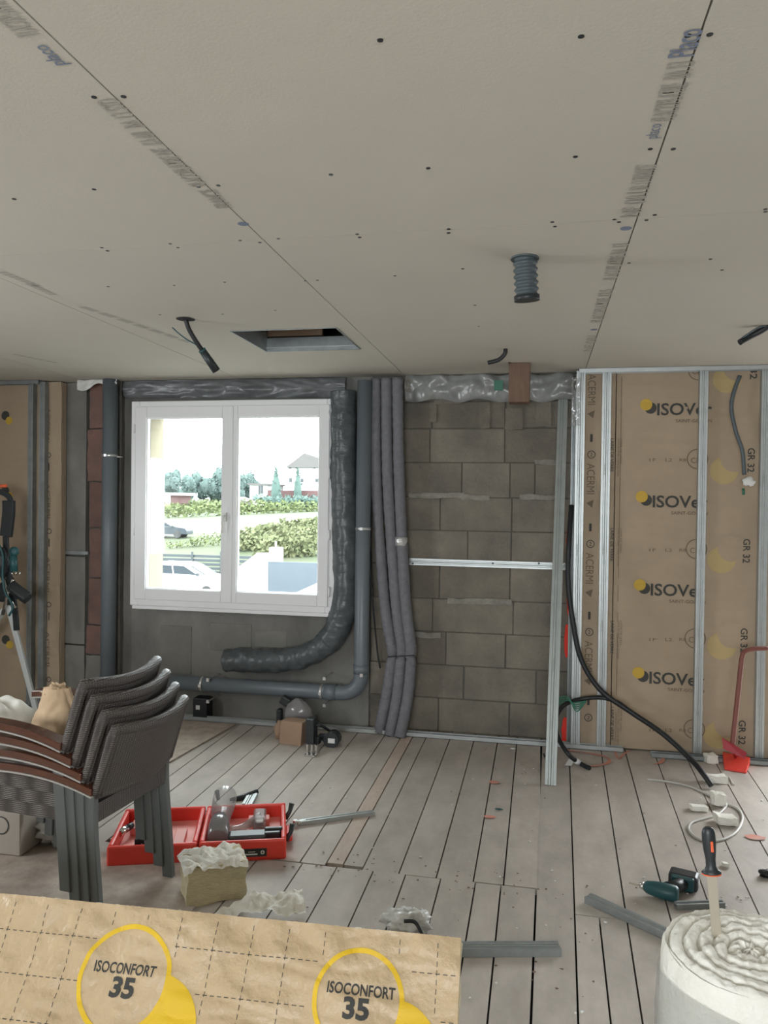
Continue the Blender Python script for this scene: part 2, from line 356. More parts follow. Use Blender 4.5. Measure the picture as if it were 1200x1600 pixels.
# printed lettering on the boards (reads towards the camera)
def ctext(p0, p1, s_, m='ink_ceiling', h=.055, bold=.01):
    a, b = CE(*p0), CE(*p1); y0, y1 = a.y, b.y; x = (a.x+b.x)/2+h/2
    text(s_, (x, y0, CEIL-.001), (0, -1, 0), (-1, 0, 0), y0-y1, h, m, ce, bold=bold)
ctext((100, 100), (60, 70), 'placo', 'ink_blue', .045); ctext((50, 55), (-20, 0), 'PLACOPLATRE', h=.05)
ctext((216, 198), (160, 155), 'BA 13 STD'); ctext((243, 225), (214, 205), 'KA AIR'); ctext((316, 290), (244, 232), 'PLACOPLATRE NF'); ctext((352, 324), (322, 296), 'FRANCE')
ctext((1024, 215), (1024, 193), 'placo', 'ink_blue', .038, 0); ctext((1035, 188), (1055, 130), 'PLACOPLATRE', h=.055); ctext((1056, 122), (1066, 96), 'BA 13', h=.055); ctext((1062, 88), (1080, 45), 'Placo', 'ink_blue', .05)
ctext((985, 338), (996, 300), 'NF 081', h=.06); ctext((997, 296), (1012, 257), 'BA 13 FRANCE', h=.055)
ctext((951, 437), (973, 380), 'PLACOPLATRE BA 13'); ctext((931, 503), (948, 452), 'PLACOPLATRE 12.5'); ctext((918, 548), (927, 524), 'NF 081')
for p in [(380, 350), (978, 357), (928, 515)]:
    b = MB(); c = CE(*p, CEIL-.0008); disc(b, c, (0, 1, 0), (1, 0, 0), .018, 0, n=16); b.build('printed_stamp', 'ink_blue', ce)
for a0, a1 in [((0, 424), (60, 447)), ((45, 443), (85, 461)), ((125, 478), (300, 536)), ((20, 553), (90, 567))]:
    a, b = CE(*a0), CE(*a1); n_ = 7
    for k in range(n_):
        q = a.lerp(b, (k+.1)/n_); q2 = a.lerp(b, (k+.85)/n_); b_ = MB(); b_.add([q+V((.02, 0, -.0008)), q2+V((.02, 0, -.0008)), q2+V((-.02, 0, -.0008)), q+V((-.02, 0, -.0008))], [(0, 1, 2, 3)]); b_.build('printed_stamp', 'ink_ceiling', ce)
# hatch
ht = thing('ceiling_hatch_frame', ((HX0+HX1)/2, (HY0+HY1)/2, CEIL), 'open square access hatch with grey metal surround in the ceiling above the window', 'hatch')
for a, b in [((HX0, HY0-.004, CEIL-.003), (HX1, HY0+.004, CEIL+.11)), ((HX0, HY1-.006, CEIL-.004), (HX1, HY1+.004, CEIL+.075)), ((HX0-.004, HY0, CEIL-.003), (HX0+.004, HY1, CEIL+.11)), ((HX1-.004, HY0, CEIL-.003), (HX1+.004, HY1, CEIL+.11))]:
    MB().b2(a, b).build('metal_edge', 'galvanised_dull', ht)
MB().b2((HX0, HY1-.02, CEIL+.012), (HX1, HY1-.006, CEIL+.02)).build('ledge', 'galvanised', ht)
MB().b2((HX0, HY1+.02, CEIL+.09), (HX0+.33, HY1+.05, CEIL+.3)).build('backing_board', 'cardboard', ht)

# ------------------------------------------------------------------ walls
def wall_with_holes(name, x0, x1, y0, y1, z0, z1, holes, m, axis='x', **kw):
    b = MB(); cuts = sorted(set([x0, x1]+[h for q in holes for h in q[:2]]))
    for a, c in zip(cuts, cuts[1:]):
        hs = [q for q in holes if q[0] <= a+1e-6 and q[1] >= c-1e-6]
        segs = [(z0, z1)] if not hs else [(z0, hs[0][2]), (hs[0][3], z1)]
        for s0, s1 in segs:
            if s1-s0 > .001: b.b2((a, y0, s0), (c, y1, s1)) if axis == 'x' else b.b2((y0, a, s0), (y1, c, s1))
    return b.build(name, m, kind='structure', **kw)
wb = wall_with_holes('wall_back', XL, XR, YW, YW+.20, -.2, 3.0, [(WX0, WX1, WZ0, WZ1), (DX0, DX1, 0, DZ1)], 'mortar')
wall_with_holes('wall_left', YB, YW, XL-.2, XL, -.2, 3.0, [(1.0, 2.2, .9, 2.1)], 'render', 'y')
wall_with_holes('wall_right', YB, YW, XR, XR+.2, -.2, 3.0, [], 'render', 'y')
wall_with_holes('wall_rear', XL, XR, YB-.2, YB, -.2, 3.0, [(-1.6, .8, .85, 2.15)], 'render')
# reveal of the window, cream outside render
rv = MB(); t = .012
rv.b2((WX0, YW+.03, WZ0), (WX0+t, YW+.235, WZ1)); rv.b2((WX1-t, YW+.03, WZ0), (WX1, YW+.235, WZ1)); rv.b2((WX0, YW+.03, WZ1-t), (WX1, YW+.235, WZ1)); rv.b2((WX0, YW+.03, WZ0), (WX1, YW+.26, WZ0+t))
rv.build('window_reveal', 'cream_render', wb)
# concrete blocks, course by course
cy = [585, 628, 670, 723, 777, 829, 882, 936, 987, 1039, 1091, 1150]
zz = [P(700, y, YW).z for y in cy]; zz[0] = CEIL; zz[-1] = .0
vj = [[725], [790], [672, 789], [722, 797, 836], [688, 800], [731, 799], [687, 797], [676, 802], [697, 790], [612, 725, 838], [600, 685, 796]]
for r in range(11):
    z1, z0 = zz[r], zz[r+1]; g = random.uniform(.002, .005)
    xsn = [P(x, (cy[r]+cy[r+1])/2, YW).x for x in vj[r]]
    e = [-1.15]; 
    if xsn[0]-(-1.15) > .75: e.append(xsn[0]-.5)
    e += xsn
    while e[-1] < 1.1: e.append(e[-1]+.5)
    e[-1] = 1.6
    for a, b in zip(e, e[1:]):
        pr = random.uniform(.006, .013)
        MB().b2((a+g, YW-pr, z0+g*.7), (b-g, YW+.01, z1-g*.7)).build('concrete_block', 'block', wb, bevel=.005)
for x0, x1, y in [(640, 725, 773), (722, 765, 776), (812, 880, 776), (700, 780, 937), (600, 690, 987), (835, 870, 722), (725, 800, 937)]:   # mortar squeezed out of the joints
    a, b = P(x0, y, YW), P(x1, y, YW); MB().lump((a.x, YW-.026, a.z-.022), (b.x-a.x, 0, 0), (0, .02, 0), (0, 0, .036), (10, 2, 4), .009, 16).build('mortar_ridge', 'pale_mortar', wb)
for x, y, h_, w_ in [(678, 645, 30, 5), (757, 650, 40, 9), (803, 655, 34, 14), (850, 645, 46, 12), (700, 618, 30, 20)]:
    a, b = P(x-w_, y+h_/2, YW), P(x+w_, y-h_/2, YW); MB().lump((a.x, YW-.027, a.z), (b.x-a.x, 0, 0), (0, .02, 0), (0, 0, b.z-a.z), (5, 2, 8), .007, 14).build('mortar_smear', 'block', wb)
# render coat under and beside the window
xl = P(183, 800, YW).x
def rend(a, b, pr, m='render'): MB().sheet(24, 16, lambda i, j: V((a[0]+(b[0]-a[0])*i, YW-pr-.006*noise.noise(V((i*6, j*5, a[0]))), a[1]+(b[1]-a[1])*j))).build('render_coat', m, wb)
rend((xl, 0), (-1.15, WZ0+.02), .022); rend((xl, WZ0), (WX0, CEIL), .022); rend((WX1, WZ0), (-1.15, CEIL), .022); rend((WX0, WZ1), (WX1, CEIL), .022)
# raised panels in the render (block outlines showing through)
for x0, y0, x1, y1 in [(252, 978, 302, 1050), (330, 975, 395, 1015), (400, 985, 450, 1010)]:
    a, b = P(x0, y1, YW), P(x1, y0, YW); MB().b2((a.x, YW-.027, a.z), (b.x, YW-.01, b.z)).build('render_patch', 'concrete', wb, bevel=.006)
# concrete column, bricks
a, b = P(92, 900, YW).x, P(139, 900, YW).x
for k, (y0, y1) in enumerate([(585, 866), (868, 1003), (1005, 1110)]):
    z1, z0 = P(110, y0, YW).z, P(110, y1, YW).z; MB().lump((a, YW-.045, max(0, z0)), (b-a-.004, 0, 0), (0, .04, 0), (0, 0, min(CEIL, z1)-max(0, z0)-.004), (5, 1, 12), .004, 9).build('concrete_panel', 'concrete', wb)
a, b = P(92, 863, YW-.06), P(137, 863, YW-.06); MB().b2((a.x, YW-.06, a.z-.012), (b.x, YW-.045, a.z+.012)).build('metal_clip', 'galvanised_dull', wb)
yb = [585, 671, 753, 824, 902, 975, 1022, 1110]
for k in range(7):
    z1, z0 = min(CEIL, P(150, yb[k], YW).z), max(0, P(150, yb[k+1], YW).z); j = random.uniform(-.02, .02)
    x0 = P(139, 900, YW).x; MB().lump((x0+.004+max(0, j), YW-.035, z0+.006), (.13, 0, 0), (0, .03, 0), (0, 0, z1-z0-.012), (4, 1, 8), .008, 13).build('brick', 'red_brick' if k < 6 else 'concrete', wb)
for y0, y1 in [(900, 975), (978, 1025)]:
    z1, z0 = P(186, y0, YW).z, P(186, y1, YW).z; x0 = P(180, 900, YW).x; MB().lump((x0, YW-.04, z0), (.035, 0, 0), (0, .03, 0), (0, 0, z1-z0), (3, 1, 6), .006, 15).build('brick', 'red_brick', wb)
x0 = P(186, 800, YW).x; MB().lump((x0, YW-.07, .0), (.055, 0, 0), (0, .06, 0), (0, 0, CEIL), (3, 2, 30), .006, 9).build('concrete_edge', 'mortar', wb)
# red sprayed marks on the masonry
for x0, y0, x1, y1 in [(884, 826, 893, 872), (885, 890, 894, 962), (881, 975, 890, 1026), (877, 1120, 889, 1166)]:
    a, b = P(x0, y1, YW), P(x1, y0, YW); n_ = 14; vs = []
    for i in range(n_+1):
        t = i/n_; wv = (math.sin(PI*min(1, max(0, t*.96+.02)))**.35); c = (a.x+b.x)/2+.004*noise.noise(V((t*6, x0, 0))); hw = (b.x-a.x)/2*wv
        vs += [(c-hw, YW-.0225, a.z+(b.z-a.z)*t), (c+hw, YW-.0225, a.z+(b.z-a.z)*t)]
    MB().add(vs, [(2*i, 2*i+1, 2*i+3, 2*i+2) for i in range(n_)]).build('spray_mark', 'spray_red', wb)

# ------------------------------------------------------------------ window
wn = D.objects.new('window_1', None); C.objects.link(wn); tag(wn, kind='structure', label='white two-sash window with a lever handle in the block wall'); WL['window_1'] = V((0, 0, 0))
YF = 5.12
fx0, fx1 = P(204, 790, YF).x, P(524, 790, YF).x; fz1, fz0 = P(360, 625, YF).z, P(360, 952, YF).z
def ring(x0, x1, z0, z1, wd, y0, y1, name, m='pvc_white', par=None, bev=.006, wds=None):
    l, r, bt, tp = wds or (wd, wd, wd, wd)
    b = MB(); b.b2((x0, y0, z0), (x0+l, y1, z1)); b.b2((x1-r, y0, z0), (x1, y1, z1)); b.b2((x0+l, y0, z0), (x1-r, y1, z0+bt)); b.b2((x0+l, y0, z1-tp), (x1-r, y1, z1))
    return b.build(name, m, par or wn, bevel=bev)
ring(fx0, fx1, fz0, fz1, .065, YF, YF+.155, 'window_frame')
ring(fx0-.004, fx1+.035, fz0+.07, fz1-.04, .03, YF+.07, YF+.165, 'frame_extension', wds=(.01, .02, .02, .02))
gx = [P(x, 790, YF).x for x in (229, 347, 371, 498)]; gz1, gz0 = P(360, 652, YF).z, P(360, 924, YF).z
mid = (gx[1]+gx[2])/2
for (a, b, l, r, nm) in [(fx0+.038, mid+.012, gx[0]-fx0-.038, mid+.012-gx[1], 'L'), (mid+.014, fx1-.045, gx[2]-mid-.014, fx1-.045-gx[3], 'R')]:
    s = ring(a, b, fz0+.045, fz1-.04, .07, YF-.014, YF+.05, 'sash', wds=(l, r, gz0-fz0-.045, fz1-.04-gz1))
    MB().b2((a+l-.004, YF+.015, gz0-.004), (b-r+.004, YF+.021, gz1+.004)).build('pane', 'glass', s)
    ring(a+l-.006, b-r+.006, gz0-.006, gz1+.006, .012, YF-.004, YF+.03, 'glazing_bead', par=s, bev=.003)
MB().b2((mid-.012, YF-.022, fz0+.05), (mid+.026, YF-.010, fz1-.045)).build('cover_strip', 'pvc_white', wn, bevel=.004)
hd = MB(); hp = P(351, 808, YF-.02); hd.box((hp.x+.004, YF-.028, hp.z), (.026, .016, .065)); hd.cyl((hp.x+.004, YF-.03, hp.z+.01), (hp.x+.004, YF-.06, hp.z+.01), .009); hd.tube([(hp.x+.004, YF-.058, hp.z+.015), (hp.x+.002, YF-.062, hp.z-.03), (hp.x, YF-.062, hp.z-.11)], [.011, .010, .008], 10)
hd.build('lever_handle', 'label_white', wn)
for y in (650, 740, 836, 925):
    c = P(514, y, YF-.015); MB().cyl((c.x, YF-.012, c.z-.035), (c.x, YF-.012, c.z+.035), .008).build('hinge', 'pvc_white', wn)
for y in (670, 830, 910):
    c = P(208, y, YF-.015); MB().cyl((c.x+.006, YF-.006, c.z-.03), (c.x+.006, YF-.006, c.z+.03), .006).build('hinge', 'pvc_white', wn)
MB().b2((fx0+.02, YF-.004, fz0-.025), (fx1-.01, YF+.14, fz0)).build('window_sill', 'pvc_white', wn, bevel=.004)
dn = D.objects.new('door_1', None); C.objects.link(dn); tag(dn, kind='structure'); WL['door_1'] = V((0, 0, 0))
ring(DX0, DX1, 0, DZ1, .07, YW-.02, YW+.05, 'door_frame', par=dn); MB().b2(((DX0+DX1)/2-.05, YW-.02, .07), ((DX0+DX1)/2+.05, YW+.05, DZ1-.07)).build('door_stile', 'pvc_white', dn)

# ------------------------------------------------------------------ metal framing
def stud_mb(a, b, wd=.046, dp=.03, face=V((0, -1, 0)), side=None):
    """C-shaped pressed section from a to b, its ribbed face towards `face`"""
    a, b = V(a), V(b); t = (b-a).normalized(); f = (face-t*face.dot(t)).normalized(); s_ = t.cross(f).normalized(); h = wd/2; k = .0012
    pr = [(-h, -dp), (-h, 0), (-h*.5, 0), (-h*.38, -.0035), (-h*.12, -.0035), (0, 0), (h*.12, -.0035), (h*.38, -.0035), (h*.5, 0), (h, 0), (h, -dp), (h-k, -dp), (h-k, -k), (h*.5, -k), (h*.38, -.0035-k), (-h*.38, -.0035-k), (-h*.5, -k), (-h+k, -k), (-h+k, -dp)]
    return MB().prism(pr, a, s_, f, b-a)
def stud(name, a, b, label, wd=.046, dp=.03, face=V((0, -1, 0)), m='galvanised', cat='metal stud', group=None, prints=4):
    a, b = V(a), V(b); t = thing(name, a, label, cat, group)
    stud_mb(a, b, wd, dp, face).build('steel_section', m, t); tt = (b-a).normalized(); f = (face-tt*face.dot(tt)).normalized(); s_ = tt.cross(f).normalized()
    for k in range(prints):
        c = a.lerp(b, .12+.8*k/max(1, prints)+random.uniform(-.02, .02))+f*.0012
        text('NF 48 '+random.choice(['C2', 'Z140', '06']), c-s_*.004, tt, -s_, .07, .009, 'ink_grey', t)
    return t
def vst(px, ytop, ybot, label, group=None, wd=.05, Y=YR-.02, **k):
    x = (P(px[0], 600, Y).x+P(px[1], 1130, Y).x)/2
    return stud('metal_stud', (x, Y, .025), (x, Y, CEIL-.012), label, wd=wd, dp=.045, group=group, **k)
vst((909, 898), 0, 0, 'galvanised wall stud at the left edge of the right-hand insulated bay', wd=.056)
vst((950, 938), 0, 0, 'second galvanised stud, between the two kraft insulation strips on the right', wd=.056)
vst((1100, 1091), 0, 0, 'galvanised stud crossing the printed logos of the right insulation', wd=.05)
vst((1197, 1188), 0, 0, 'galvanised stud at the right edge of the picture behind the red rod', wd=.05)
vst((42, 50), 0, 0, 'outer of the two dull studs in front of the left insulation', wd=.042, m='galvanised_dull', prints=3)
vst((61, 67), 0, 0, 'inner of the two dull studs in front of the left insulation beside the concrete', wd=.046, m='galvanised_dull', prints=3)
def rail(a, b, label, m='galvanised', h=.028, dp=.05, up=1, cat='metal rail', nm='metal_rail'):
    a, b = V(a), V(b); t = thing(nm, a, label, cat); k = .0015
    q = MB(); q.obox(a, b-a, (0, dp, 0), (0, 0, k*up)); q.obox(a, b-a, (0, k, 0), (0, 0, h*up)); q.obox(a+V((0, dp-k, 0)), b-a, (0, k, 0), (0, 0, h*up)); q.build('channel', m, t); return t
rail((P(905, 577, YR-.03).x, YR-.045, CEIL-.001), (1.62, YR-.045, CEIL-.001), 'galvanised ceiling rail above the right insulation', up=-1)
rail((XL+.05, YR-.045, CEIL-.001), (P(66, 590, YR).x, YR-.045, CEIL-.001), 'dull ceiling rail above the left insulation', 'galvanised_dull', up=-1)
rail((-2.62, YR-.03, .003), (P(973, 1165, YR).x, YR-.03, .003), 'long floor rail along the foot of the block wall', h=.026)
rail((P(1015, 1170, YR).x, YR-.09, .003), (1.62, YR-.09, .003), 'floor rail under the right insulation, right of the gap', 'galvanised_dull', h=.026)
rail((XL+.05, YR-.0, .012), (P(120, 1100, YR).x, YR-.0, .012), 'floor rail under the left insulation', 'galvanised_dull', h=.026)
a, b = P(640, 877, YW-.02), P(893, 884, YW-.02)
hr = stud('horizontal_rail', (a.x, YW-.042, a.z), (b.x+.05, YW-.042, a.z-.004), 'bright horizontal rail screwed across the block wall at waist height', wd=.046, dp=.018, prints=0, cat='metal rail')
for x in (645, 770, 842): c = P(x, 880, YW-.045); MB().cyl((c.x, YW-.040, c.z-.002), (c.x, YW-.052, c.z-.002), .007, n=8).build('screw', 'dark_plastic', hr)
tp, bt = P(880, 620, YW-.05), F(860, 1228)
stud('loose_stud', (bt.x, bt.y, .004), tp, 'loose full-height stud leaning against the block wall, foot out on the planks', wd=.062, dp=.036, prints=6, m='galvanised_mid')
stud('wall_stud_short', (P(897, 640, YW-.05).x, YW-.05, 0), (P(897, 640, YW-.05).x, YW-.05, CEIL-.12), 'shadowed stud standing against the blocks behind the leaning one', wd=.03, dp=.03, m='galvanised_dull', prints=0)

# ------------------------------------------------------------------ insulation with kraft facing (right)
def batt_y(x, z): return YR+.030-.010*noise.noise(V((x*3, z*5, 1)))-.0045*noise.noise(V((x*3, z*22, 5)))-.003*abs(noise.noise(V((x*9+z*4, z*13, 2))))
def batt(x0, x1, label, nm='insulation_batt'):
    t = thing(nm, ((x0+x1)/2, YR+.08, 0), label, 'insulation')
    y = YR+.030
    def fn(i, j):
        x = x0+(x1-x0)*i; z = .012+(CEIL-.02)*j; return V((x, batt_y(x, z), z))
    MB().sheet(28, 150, fn).build('kraft_facing', 'kraft', t)
    MB().b2((x0, y+.012, .012), (x1, YW-.06, CEIL-.01)).build('wool_core', 'kraft', t)
    return t
xm = (P(963, 600, YR).x+P(956, 1130, YR).x)/2
b1 = batt(P(905, 800, YR).x, xm-.003, 'narrow kraft insulation strip with vertical symbols beside the block wall')
b2 = batt(xm+.003, 1.60, 'wide kraft insulation batt printed with rows of logos, right of the picture')
YT = YR+.030-.0145
U_, W_ = V((1, 0, 0)), V((0, 0, 1))
def logo(x, y, par, cut=False):
    q = MB(); c = P(x, y, YT); disc(q, (c.x+.028, YT, c.z-.022), U_, W_, .036, 0, n=24); q.build('logo_disc', 'ink', par)
    q = MB(); disc(q, (c.x, YT-.0006, c.z), U_, W_, .037, 0, n=24); q.build('logo_sun', 'yellow_logo', par)
for y in (632, 776, 914, 1052):
    k = {632: 1010, 776: 1003, 914: 1000, 1052: 998}[y]; logo(k, y, b2)
    a = P(k+17, y+17, YT); b = P(k+103, y+17, YT)
    text('ISOVer', (a.x, YT, a.z), U_, W_, (b.x-a.x), .078, 'ink', b2, bold=.018)
    a = P(k+46, y+28, YT); b = P(k+103, y+28, YT); text('SAINT-GOBAIN', (a.x, YT, a.z), U_, W_, b.x-a.x, .021, 'ink_pale', b2, bold=.01)
for y in (578, 717, 858, 998, 1140):
    for i, (x, s_) in enumerate([(1019, '1F'), (1044, 'L2'), (1066, 'R8')]):
        if y > 600: a = P(x-4, y+4, YT); text(s_, (a.x, YT, a.z), U_, W_, .04, .02, 'ink_pale', b2)
    q = MB(); c = P(1092-(y-578)*.012, y, YT); disc(q, c, U_, W_, .064, .058); q.build('printed_ring', 'ink_pale', b2)
    a = P(1085-(y-578)*.012, y+4, YT); text('CE', (a.x-.012, YT, a.z-.01), U_, W_, .05, .035, 'ink_pale', b2)
for i, (x, y) in enumerate([(1177, 700), (1170, 842), (1166, 982), (1163, 1126)]):
    a = P(x-5, y, YT); b = P(x-5, y+38, YT); text('GR 32', (a.x-.012, YT, a.z), -W_, U_, a.z-b.z, .042, 'ink', b2, bold=.015)
a = P(1176, 575, YT); b = P(1176, 592, YT); text('32', (a.x-.012, YT, a.z), -W_, U_, a.z-b.z, .042, 'ink', b2, bold=.015)
for (x, y, xa, ya_) in [(1137, 592, 1165, 622), (1132, 735, 0, 0), (1128, 875, 1140, 905), (1128, 1010, 1150, 1040), (1122, 1150, 0, 0)]:
    q = MB(); c = P(x, y, YT); disc(q, (c.x, YT+.001, c.z), U_, W_, .085, n=28); q.build('yellow_spot', 'yellow_pale', b2)
    q = MB(); disc(q, (c.x+.06, YT-.0002, c.z+.075), U_, W_, .085, n=28); q.build('spot_overlap', 'kraft', b2)
for y in (600, 745, 885, 1030, 1165):   # narrow strips of vertical print
    for yy in (y, ):
        if yy > 620:
            a = P(956, yy-60, YT); b = P(956, yy-8, YT); text('LAINE DE VERRE', (a.x-.006, YT, a.z), -W_, U_, a.z-b.z, .020, 'ink', b2, bold=.01)
            a = P(965, yy-60, YT); b = P(965, yy, YT); text('LAINE DE VERRE - LAINE DE VERRE', (a.x+.002, YT, a.z), -W_, U_, a.z-b.z, .010, 'ink_pale', b2)
            a = P(965, yy-60, YT); text('LAINE DE VERRE', (a.x+.018, YT, a.z), -W_, U_, .16, .010, 'ink_pale', b2)
q = MB(); q.b2((xm+.03, YT-.0002, .05), (xm+.033, YT, CEIL-.05)); q.build('printed_line', 'ink_pale', b2)
for i, y in enumerate((570, 710, 850, 988, 1122)):
    x = 926-(y-570)*.012
    if y > 600: a = P(x, y-27, YT); q = MB(); q.b2((a.x-.008, YT-.0004, a.z-.03), (a.x+.008, YT, a.z+.02)); q.build('printed_bar', 'ink', b1)
    if y > 600:
        q = MB(); c = P(x, y, YT); disc(q, c, U_, W_, .026, .021, n=20); q.build('printed_ring', 'ink', b1); text('2', (c.x-.008, YT, c.z-.012), U_, W_, .016, .024, 'ink', b1)
    a = P(x, y+14, YT); b = P(x, y+62, YT)
    if y < 1100: text('ACERMI', (a.x-.028, YT, a.z), -W_, U_, a.z-b.z, .05, 'ink_pale', b1, bold=0)
    if y < 1100: c = P(x-2, y+76, YT); q = MB(); q.add([(c.x-.025, YT, c.z), (c.x+.022, YT, c.z+.022), (c.x+.012, YT, c.z-.03)], [(0, 2, 1)]); q.build('printed_arrow', 'ink_pale', b1)
# left insulation
YT0 = YT
b3 = batt(XL+.1, P(68, 850, YR).x, 'kraft-faced insulation with logo dots at the left edge behind the two studs')
b4 = batt(P(69, 850, YR).x, P(91, 850, YR).x, 'narrow kraft strip between the left studs and the concrete column')
for y in (652, 770, 1003):
    x = 9; q = MB(); c = P(x-2, y-3, YT); disc(q, c, U_, W_, .035, n=20); q.build('logo_disc', 'ink', b3); q = MB(); c = P(x+4, y+5, YT-.001); disc(q, c, U_, W_, .03, n=20); q.build('logo_sun', 'yellow_logo', b3)
a = P(-70, 1010, YT); text('ISOVer', (a.x, YT, a.z), U_, W_, .27, .078, 'ink', b3, bold=.018)
for y in (711, 830, 945, 1062):
    x = 75; q = MB(); c = P(x, y, YT); disc(q, c, U_, W_, .02, .015, n=18); q.build('printed_ring', 'ink', b4)
    a = P(x, y+12, YT); q = MB(); q.b2((a.x-.004, YT-.0004, a.z-.06), (a.x+.004, YT, a.z)); q.build('printed_bar', 'ink', b4)
    a = P(x, y-75, YT); b = P(x, y-20, YT); text('ACERMI', (a.x-.02, YT, a.z), -W_, U_, a.z-b.z, .028, 'ink_pale', b4)

LIFT = {'logo_sun': .0036, 'logo_disc': .003, 'spot_overlap': .0032, 'yellow_spot': .0024}
for bt_ in (b1, b2, b3, b4):
    for o_ in kids(bt_):
        k_ = o_.name.split('.')[0]
        if k_ in ('kraft_facing', 'wool_core'): continue
        off = WL[bt_.name]
        for v_ in o_.data.vertices: x_, z_ = v_.co.x+off.x, v_.co.z+off.z; v_.co.y = batt_y(x_, z_)-LIFT.get(k_, .0036)-off.y
# ------------------------------------------------------------------ pipes and ducts
def clamp(c, axis, r, par, m='clamp_metal'):
    c = V(c); a = V(axis); q = MB(); q.tube([c-a*.009, c+a*.009], r+.003, 20); q.box(c+V((0, -r-.004, 0))+a*0, (.02, .014, .02)); q.build('pipe_clamp', m, par)
yp = YW-.14; xp = P(171, 800, yp).x
t = thing('drain_pipe', (xp, yp, .15), 'blue-grey vertical waste pipe between red bricks and the window', 'pipe')
MB().cyl((xp, yp, .0), (xp, yp, CEIL-.001), .055, n=28).build('pipe_tube', 'pipe_grey', t); c = P(170, 712, yp); clamp((xp, yp, c.z), Z3, .055, t)
q = MB(); q.tube([(xp-.07, yp, c.z), (xp+.1, yp, c.z-.01)], .004, 6); q.build('clamp_rod', 'clamp_metal', t)
yp = YW-.17; xa = P(567, 850, yp).x; zb = P(480, 1079, yp).z; xe = P(560, 1079, yp).x-.07
pth = [(xa, yp, CEIL-.05), (xa, yp, zb+.13)]+[(xa-.13+.13*math.cos(q_), yp, zb+.13-.13*math.sin(q_)) for q_ in [k*PI/16 for k in range(1, 9)]]+[(P(245, 1080, yp).x, yp, zb)]
t = thing('drain_pipe', (xa, yp, 0), 'grey waste pipe running down beside the window and turning left along the wall', 'pipe')
MB().tube(pth, .051, 28).build('pipe_tube', 'pipe_grey', t)
for z in (P(565, 1045, yp).z, ): MB().tube([(xa, yp, z-.03), (xa, yp, z+.03)], .055, 28).build('pipe_socket', 'pipe_grey', t)
x_ = P(515, 1080, yp).x; MB().tube([(x_-.03, yp, zb), (x_+.05, yp, zb)], .055, 28).build('pipe_socket', 'pipe_grey', t)
c = P(565, 826, yp); clamp((xa, yp, c.z), Z3, .051, t); c = P(503, 1080, yp); clamp((c.x, yp, zb), X3, .051, t); c = P(317, 1080, yp); clamp((c.x, yp, zb), X3, .051, t)
for x_, y_ in [(507, 1060), (507, 1102), (565, 1055), (325, 1062), (325, 1096)]:
    c = P(x_, y_, yp-.05); q = MB(); q.box(c, (.02, .02, .022)); q.cyl(c, c+V((0, .19, 0)), .005, n=8); q.build('clamp_bolt', 'clamp_metal', t)
# insulated ducts
yd = YW-.13
for k, (pts, lab) in enumerate([
    ([(587, 592), (588, 750), (600, 930), (612, 1010), (613, 1024), (612, 1036), (603, 1090), (592, 1146)], 'left of three grey sleeved flexible ducts hanging from ceiling to floor'),
    ([(604, 592), (606, 750), (618, 930), (628, 1010), (627, 1024), (626, 1036), (620, 1090), (609, 1149)], 'middle of three grey sleeved flexible ducts hanging from ceiling to floor'),
    ([(621, 592), (624, 750), (633, 930), (642, 1010), (640, 1024), (642, 1036), (637, 1090), (625, 1152)], 'right of three grey sleeved ducts, with a silver tape patch')]):
    Yb = yd-.005*k
    pp = spline([P(x, y, Yb) if y < 1100 else P(x, y, 5.06 if y < 1140 else F(x, y).y) for x, y in pts], 30); pp = [p for p in pp if p.z > 0.0]
    pp[0] = V((pp[0].x, Yb, CEIL-.03)); rs = []
    for i, p in enumerate(pp):
        r = .0375+.0018*math.sin(i*1.9)+.003*noise.noise(p*6)
        d = abs(p.z-P(600, 1025, Yb).z); r *= 1-.22*math.exp(-(d/.02)**2); rs.append(r)
    t = thing('insulated_duct', (pp[-1].x, pp[-1].y, 0), lab, 'duct', 'sleeved flexible ducts right of the window')
    MB().tube(pp, rs, 16).build('fabric_sleeve', 'duct_sleeve', t)
    e = pp[-1]; MB().tube([e+V((0, 0, .012)), e+V((0, 0, -.002))], .028, 14).build('duct_end', 'dark_plastic', t)
    if k == 2:
        c = P(627, 846, Yb); MB().tube([(c.x, Yb, c.z-.03), (c.x-.001, Yb, c.z+.03)], .043, 18).build('silver_tape', 'foil_tape', t)
q = MB(); a, b = P(606, 1026, yd-.04), P(648, 1024, yd-.04); q.tube([a+V((0, -.004, 0)), b+V((0, -.004, 0))], .003, 6)
q.build('duct_tie', 'black_rubber', label='thin dark tie holding the three ducts together near knee height', cat='tie')
# thin black cable beside the ducts
pp = spline([P(x, y, yd-.0) for x, y in [(578, 860), (579, 900), (584, 960), (590, 1020), (594, 1044)]], 8)
MB().tube(pp, .006, 8).build('thin_cable', 'black_rubber', label='thin black cable between the waste pipe and the first sleeved duct', cat='cable')
c = P(585, 876, yd-.05); MB().box((c.x, YW-.06, c.z), (.016, .08, .03)).build('cable_clip', 'label_white', label='small white clip on the wall left of the sleeved ducts', cat='clip')
